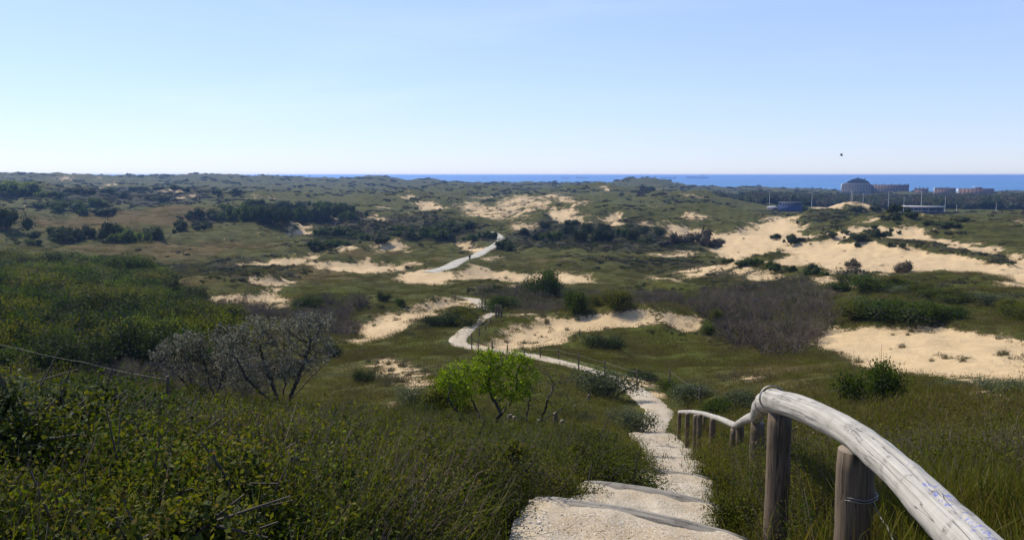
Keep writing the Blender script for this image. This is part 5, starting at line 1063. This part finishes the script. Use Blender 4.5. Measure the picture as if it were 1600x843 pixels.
e, s_, zb = site(1234, 560, 'sports_hall', 'flat-roofed blue hall left of the bare dunes beside the wood'); X = lambda px: (px - 1234) * s_; Z = lambda row: zrow(row, 560) - zb
boxpart('wall', M_blue, e, X(1219), X(1252), 0, 12, -2, Z(317.4)); boxpart('roof', M_roof, e, X(1218.5), X(1252.5), -.5, 12.5, Z(317.4), Z(316.7))
for k in range(8): boxpart('window', M_glass, e, X(1221 + k * 3.8), X(1223.6 + k * 3.8), -.12, -.02, Z(321.6), Z(319.2))
e, s_, zb = site(1207, 570, 'shed', 'low white-roofed shed left of the blue hall'); X = lambda px: (px - 1207) * s_; Z = lambda row: zrow(row, 570) - zb
boxpart('wall', M_wall, e, X(1200), X(1215), 0, 6, -2, Z(325.5)); mb = MB(); prism(mb, [(X(1199.5),Z(325.4)),(X(1204),Z(323.6)),(X(1211),Z(323.6)),(X(1216),Z(325.4))], -.5, 6.5); link('roof', mb.mesh('roof', M_white), e)
e, s_, zb = site(1578, 640, 'stand', 'long low spectator shelter with a white roof edge at the right of the pitch'); X = lambda px: (px - 1578) * s_; Z = lambda row: zrow(row, 640) - zb
boxpart('wall', M_roof, e, X(1556), X(1606), 1, 5, -1, Z(330.8)); boxpart('roof', M_white, e, X(1553), X(1608), 0, 5.5, Z(330.7), Z(329.9))
e, s_, zb = site(1518, 660, 'dugout', 'small dark players shelter with pale roof beside the green pitch'); X = lambda px: (px - 1518) * s_; Z = lambda row: zrow(row, 660) - zb
boxpart('wall', M_roof, e, X(1513), X(1523), .4, 3, -1, Z(329.4)); boxpart('roof', M_white, e, X(1514), X(1524), 0, 3.2, Z(329.3), Z(328.6))
for i, (px, top, r) in enumerate([(1330.5,296,600),(1332.5,300,640),(1349,302,620),(1389,300,700),(1440.5,300,620),(1477.5,307,640),(1413,308,660),(1495,320,690),(1541,312,760),(1557,318,680),(1203,300,640),(1269,303,680)]):
    q = world(px, top, r); zb = float(H0(q[0], q[1])); hgt = q[2] - zb
    lab = ['tallest slim white lamp mast above the right dune', 'second mast close behind the tallest one', 'short bright mast between the hotel and the dune'] [i] if i < 3 else f"slim lamp mast by the sports ground, {['below the hotel wing','over the clubhouse roof','right of the clubhouse','left of the clubhouse','beyond the green pitch','behind the low stand','before the low stand','above the white-roofed shed','right of the blue hall'][i - 3]}"
    e = empty('lamp_mast', (q[0], q[1], zb), lab, 'mast', None if i < 3 else 'lamp masts by the sports ground'); mb = MB(); mb.tube([(0,0,-.5),(0,0,hgt*.5),(0,0,hgt)], [.15,.12,.08], 8); link('pole', mb.mesh('pole', M_white, True), e)
    mb = MB(); mb.box(-.6, .6, -.2, .25, hgt - .2, hgt + .2); link('lamp', mb.mesh('lamp', M_slab), e)
# ships on the horizon
M_hull = flat_mat('ship_hull', (.05, .06, .08), (.08, .09, .11), .02); M_deck = flat_mat('ship_deck', (.30, .31, .33), (.36, .37, .39), .02)
for px, wpx, r, br, lab in [(1090,34,9300,.72,'longest cargo ship on the horizon, right of centre'),(1044,24,9000,.92,'shorter cargo ship just left of the longest one'),(910,19,9800,.06,'faint ship with its bridge at the left end'),(883,13,9600,.92,'small faint ship left of centre on the horizon'),(985,10,11000,.9,'barely visible tiny ship between the ship pairs'),(757,8,11000,.5,'lone tiny ship far left of the others')]:
    q = world(px, 275, r); e = empty('cargo_ship', (q[0], q[1], 0), lab, 'ship', rz=-math.atan2(q[0], q[1])); L = wpx * r / F; hl = L * .055 + 4; mb = MB()
    O = [(-L/2, 0), (-L*.47, -L*.03), (L*.45, -L*.03), (L/2, -L*.012), (L/2, L*.012), (L*.45, L*.03), (-L*.47, L*.03)]; n = len(O); V = [(x * .98, y * .8, -1) for x, y in O] + [(x, y, hl + (3 if x < -L * .46 else 0)) for x, y in O]; k = np.arange(n); k2 = (k + 1) % n
    mb.add(V, np.stack([k, k2, k2 + n, k + n], 1)); mb.add(V[n:] , np.array([[0,1,6],[1,2,6],[2,5,6],[2,3,5],[3,4,5]])); link('hull', mb.mesh('hull', M_hull), e)
    bx = -L / 2 + L * br; boxpart('bridge', M_deck, e, bx - L * .035, bx + L * .03, -L * .025, L * .025, hl, hl + L * .07 + 8); boxpart('funnel', M_hull, e, bx + L * .035, bx + L * .05, -3, 3, hl, hl + L * .07 + 12)
    for k_ in range(4 if wpx > 15 else 2): boxpart('deck_crane', M_deck, e, -L * .32 + k_ * L * .17, -L * .31 + k_ * L * .17, -2, 2, hl, hl + L * .035 + 4)
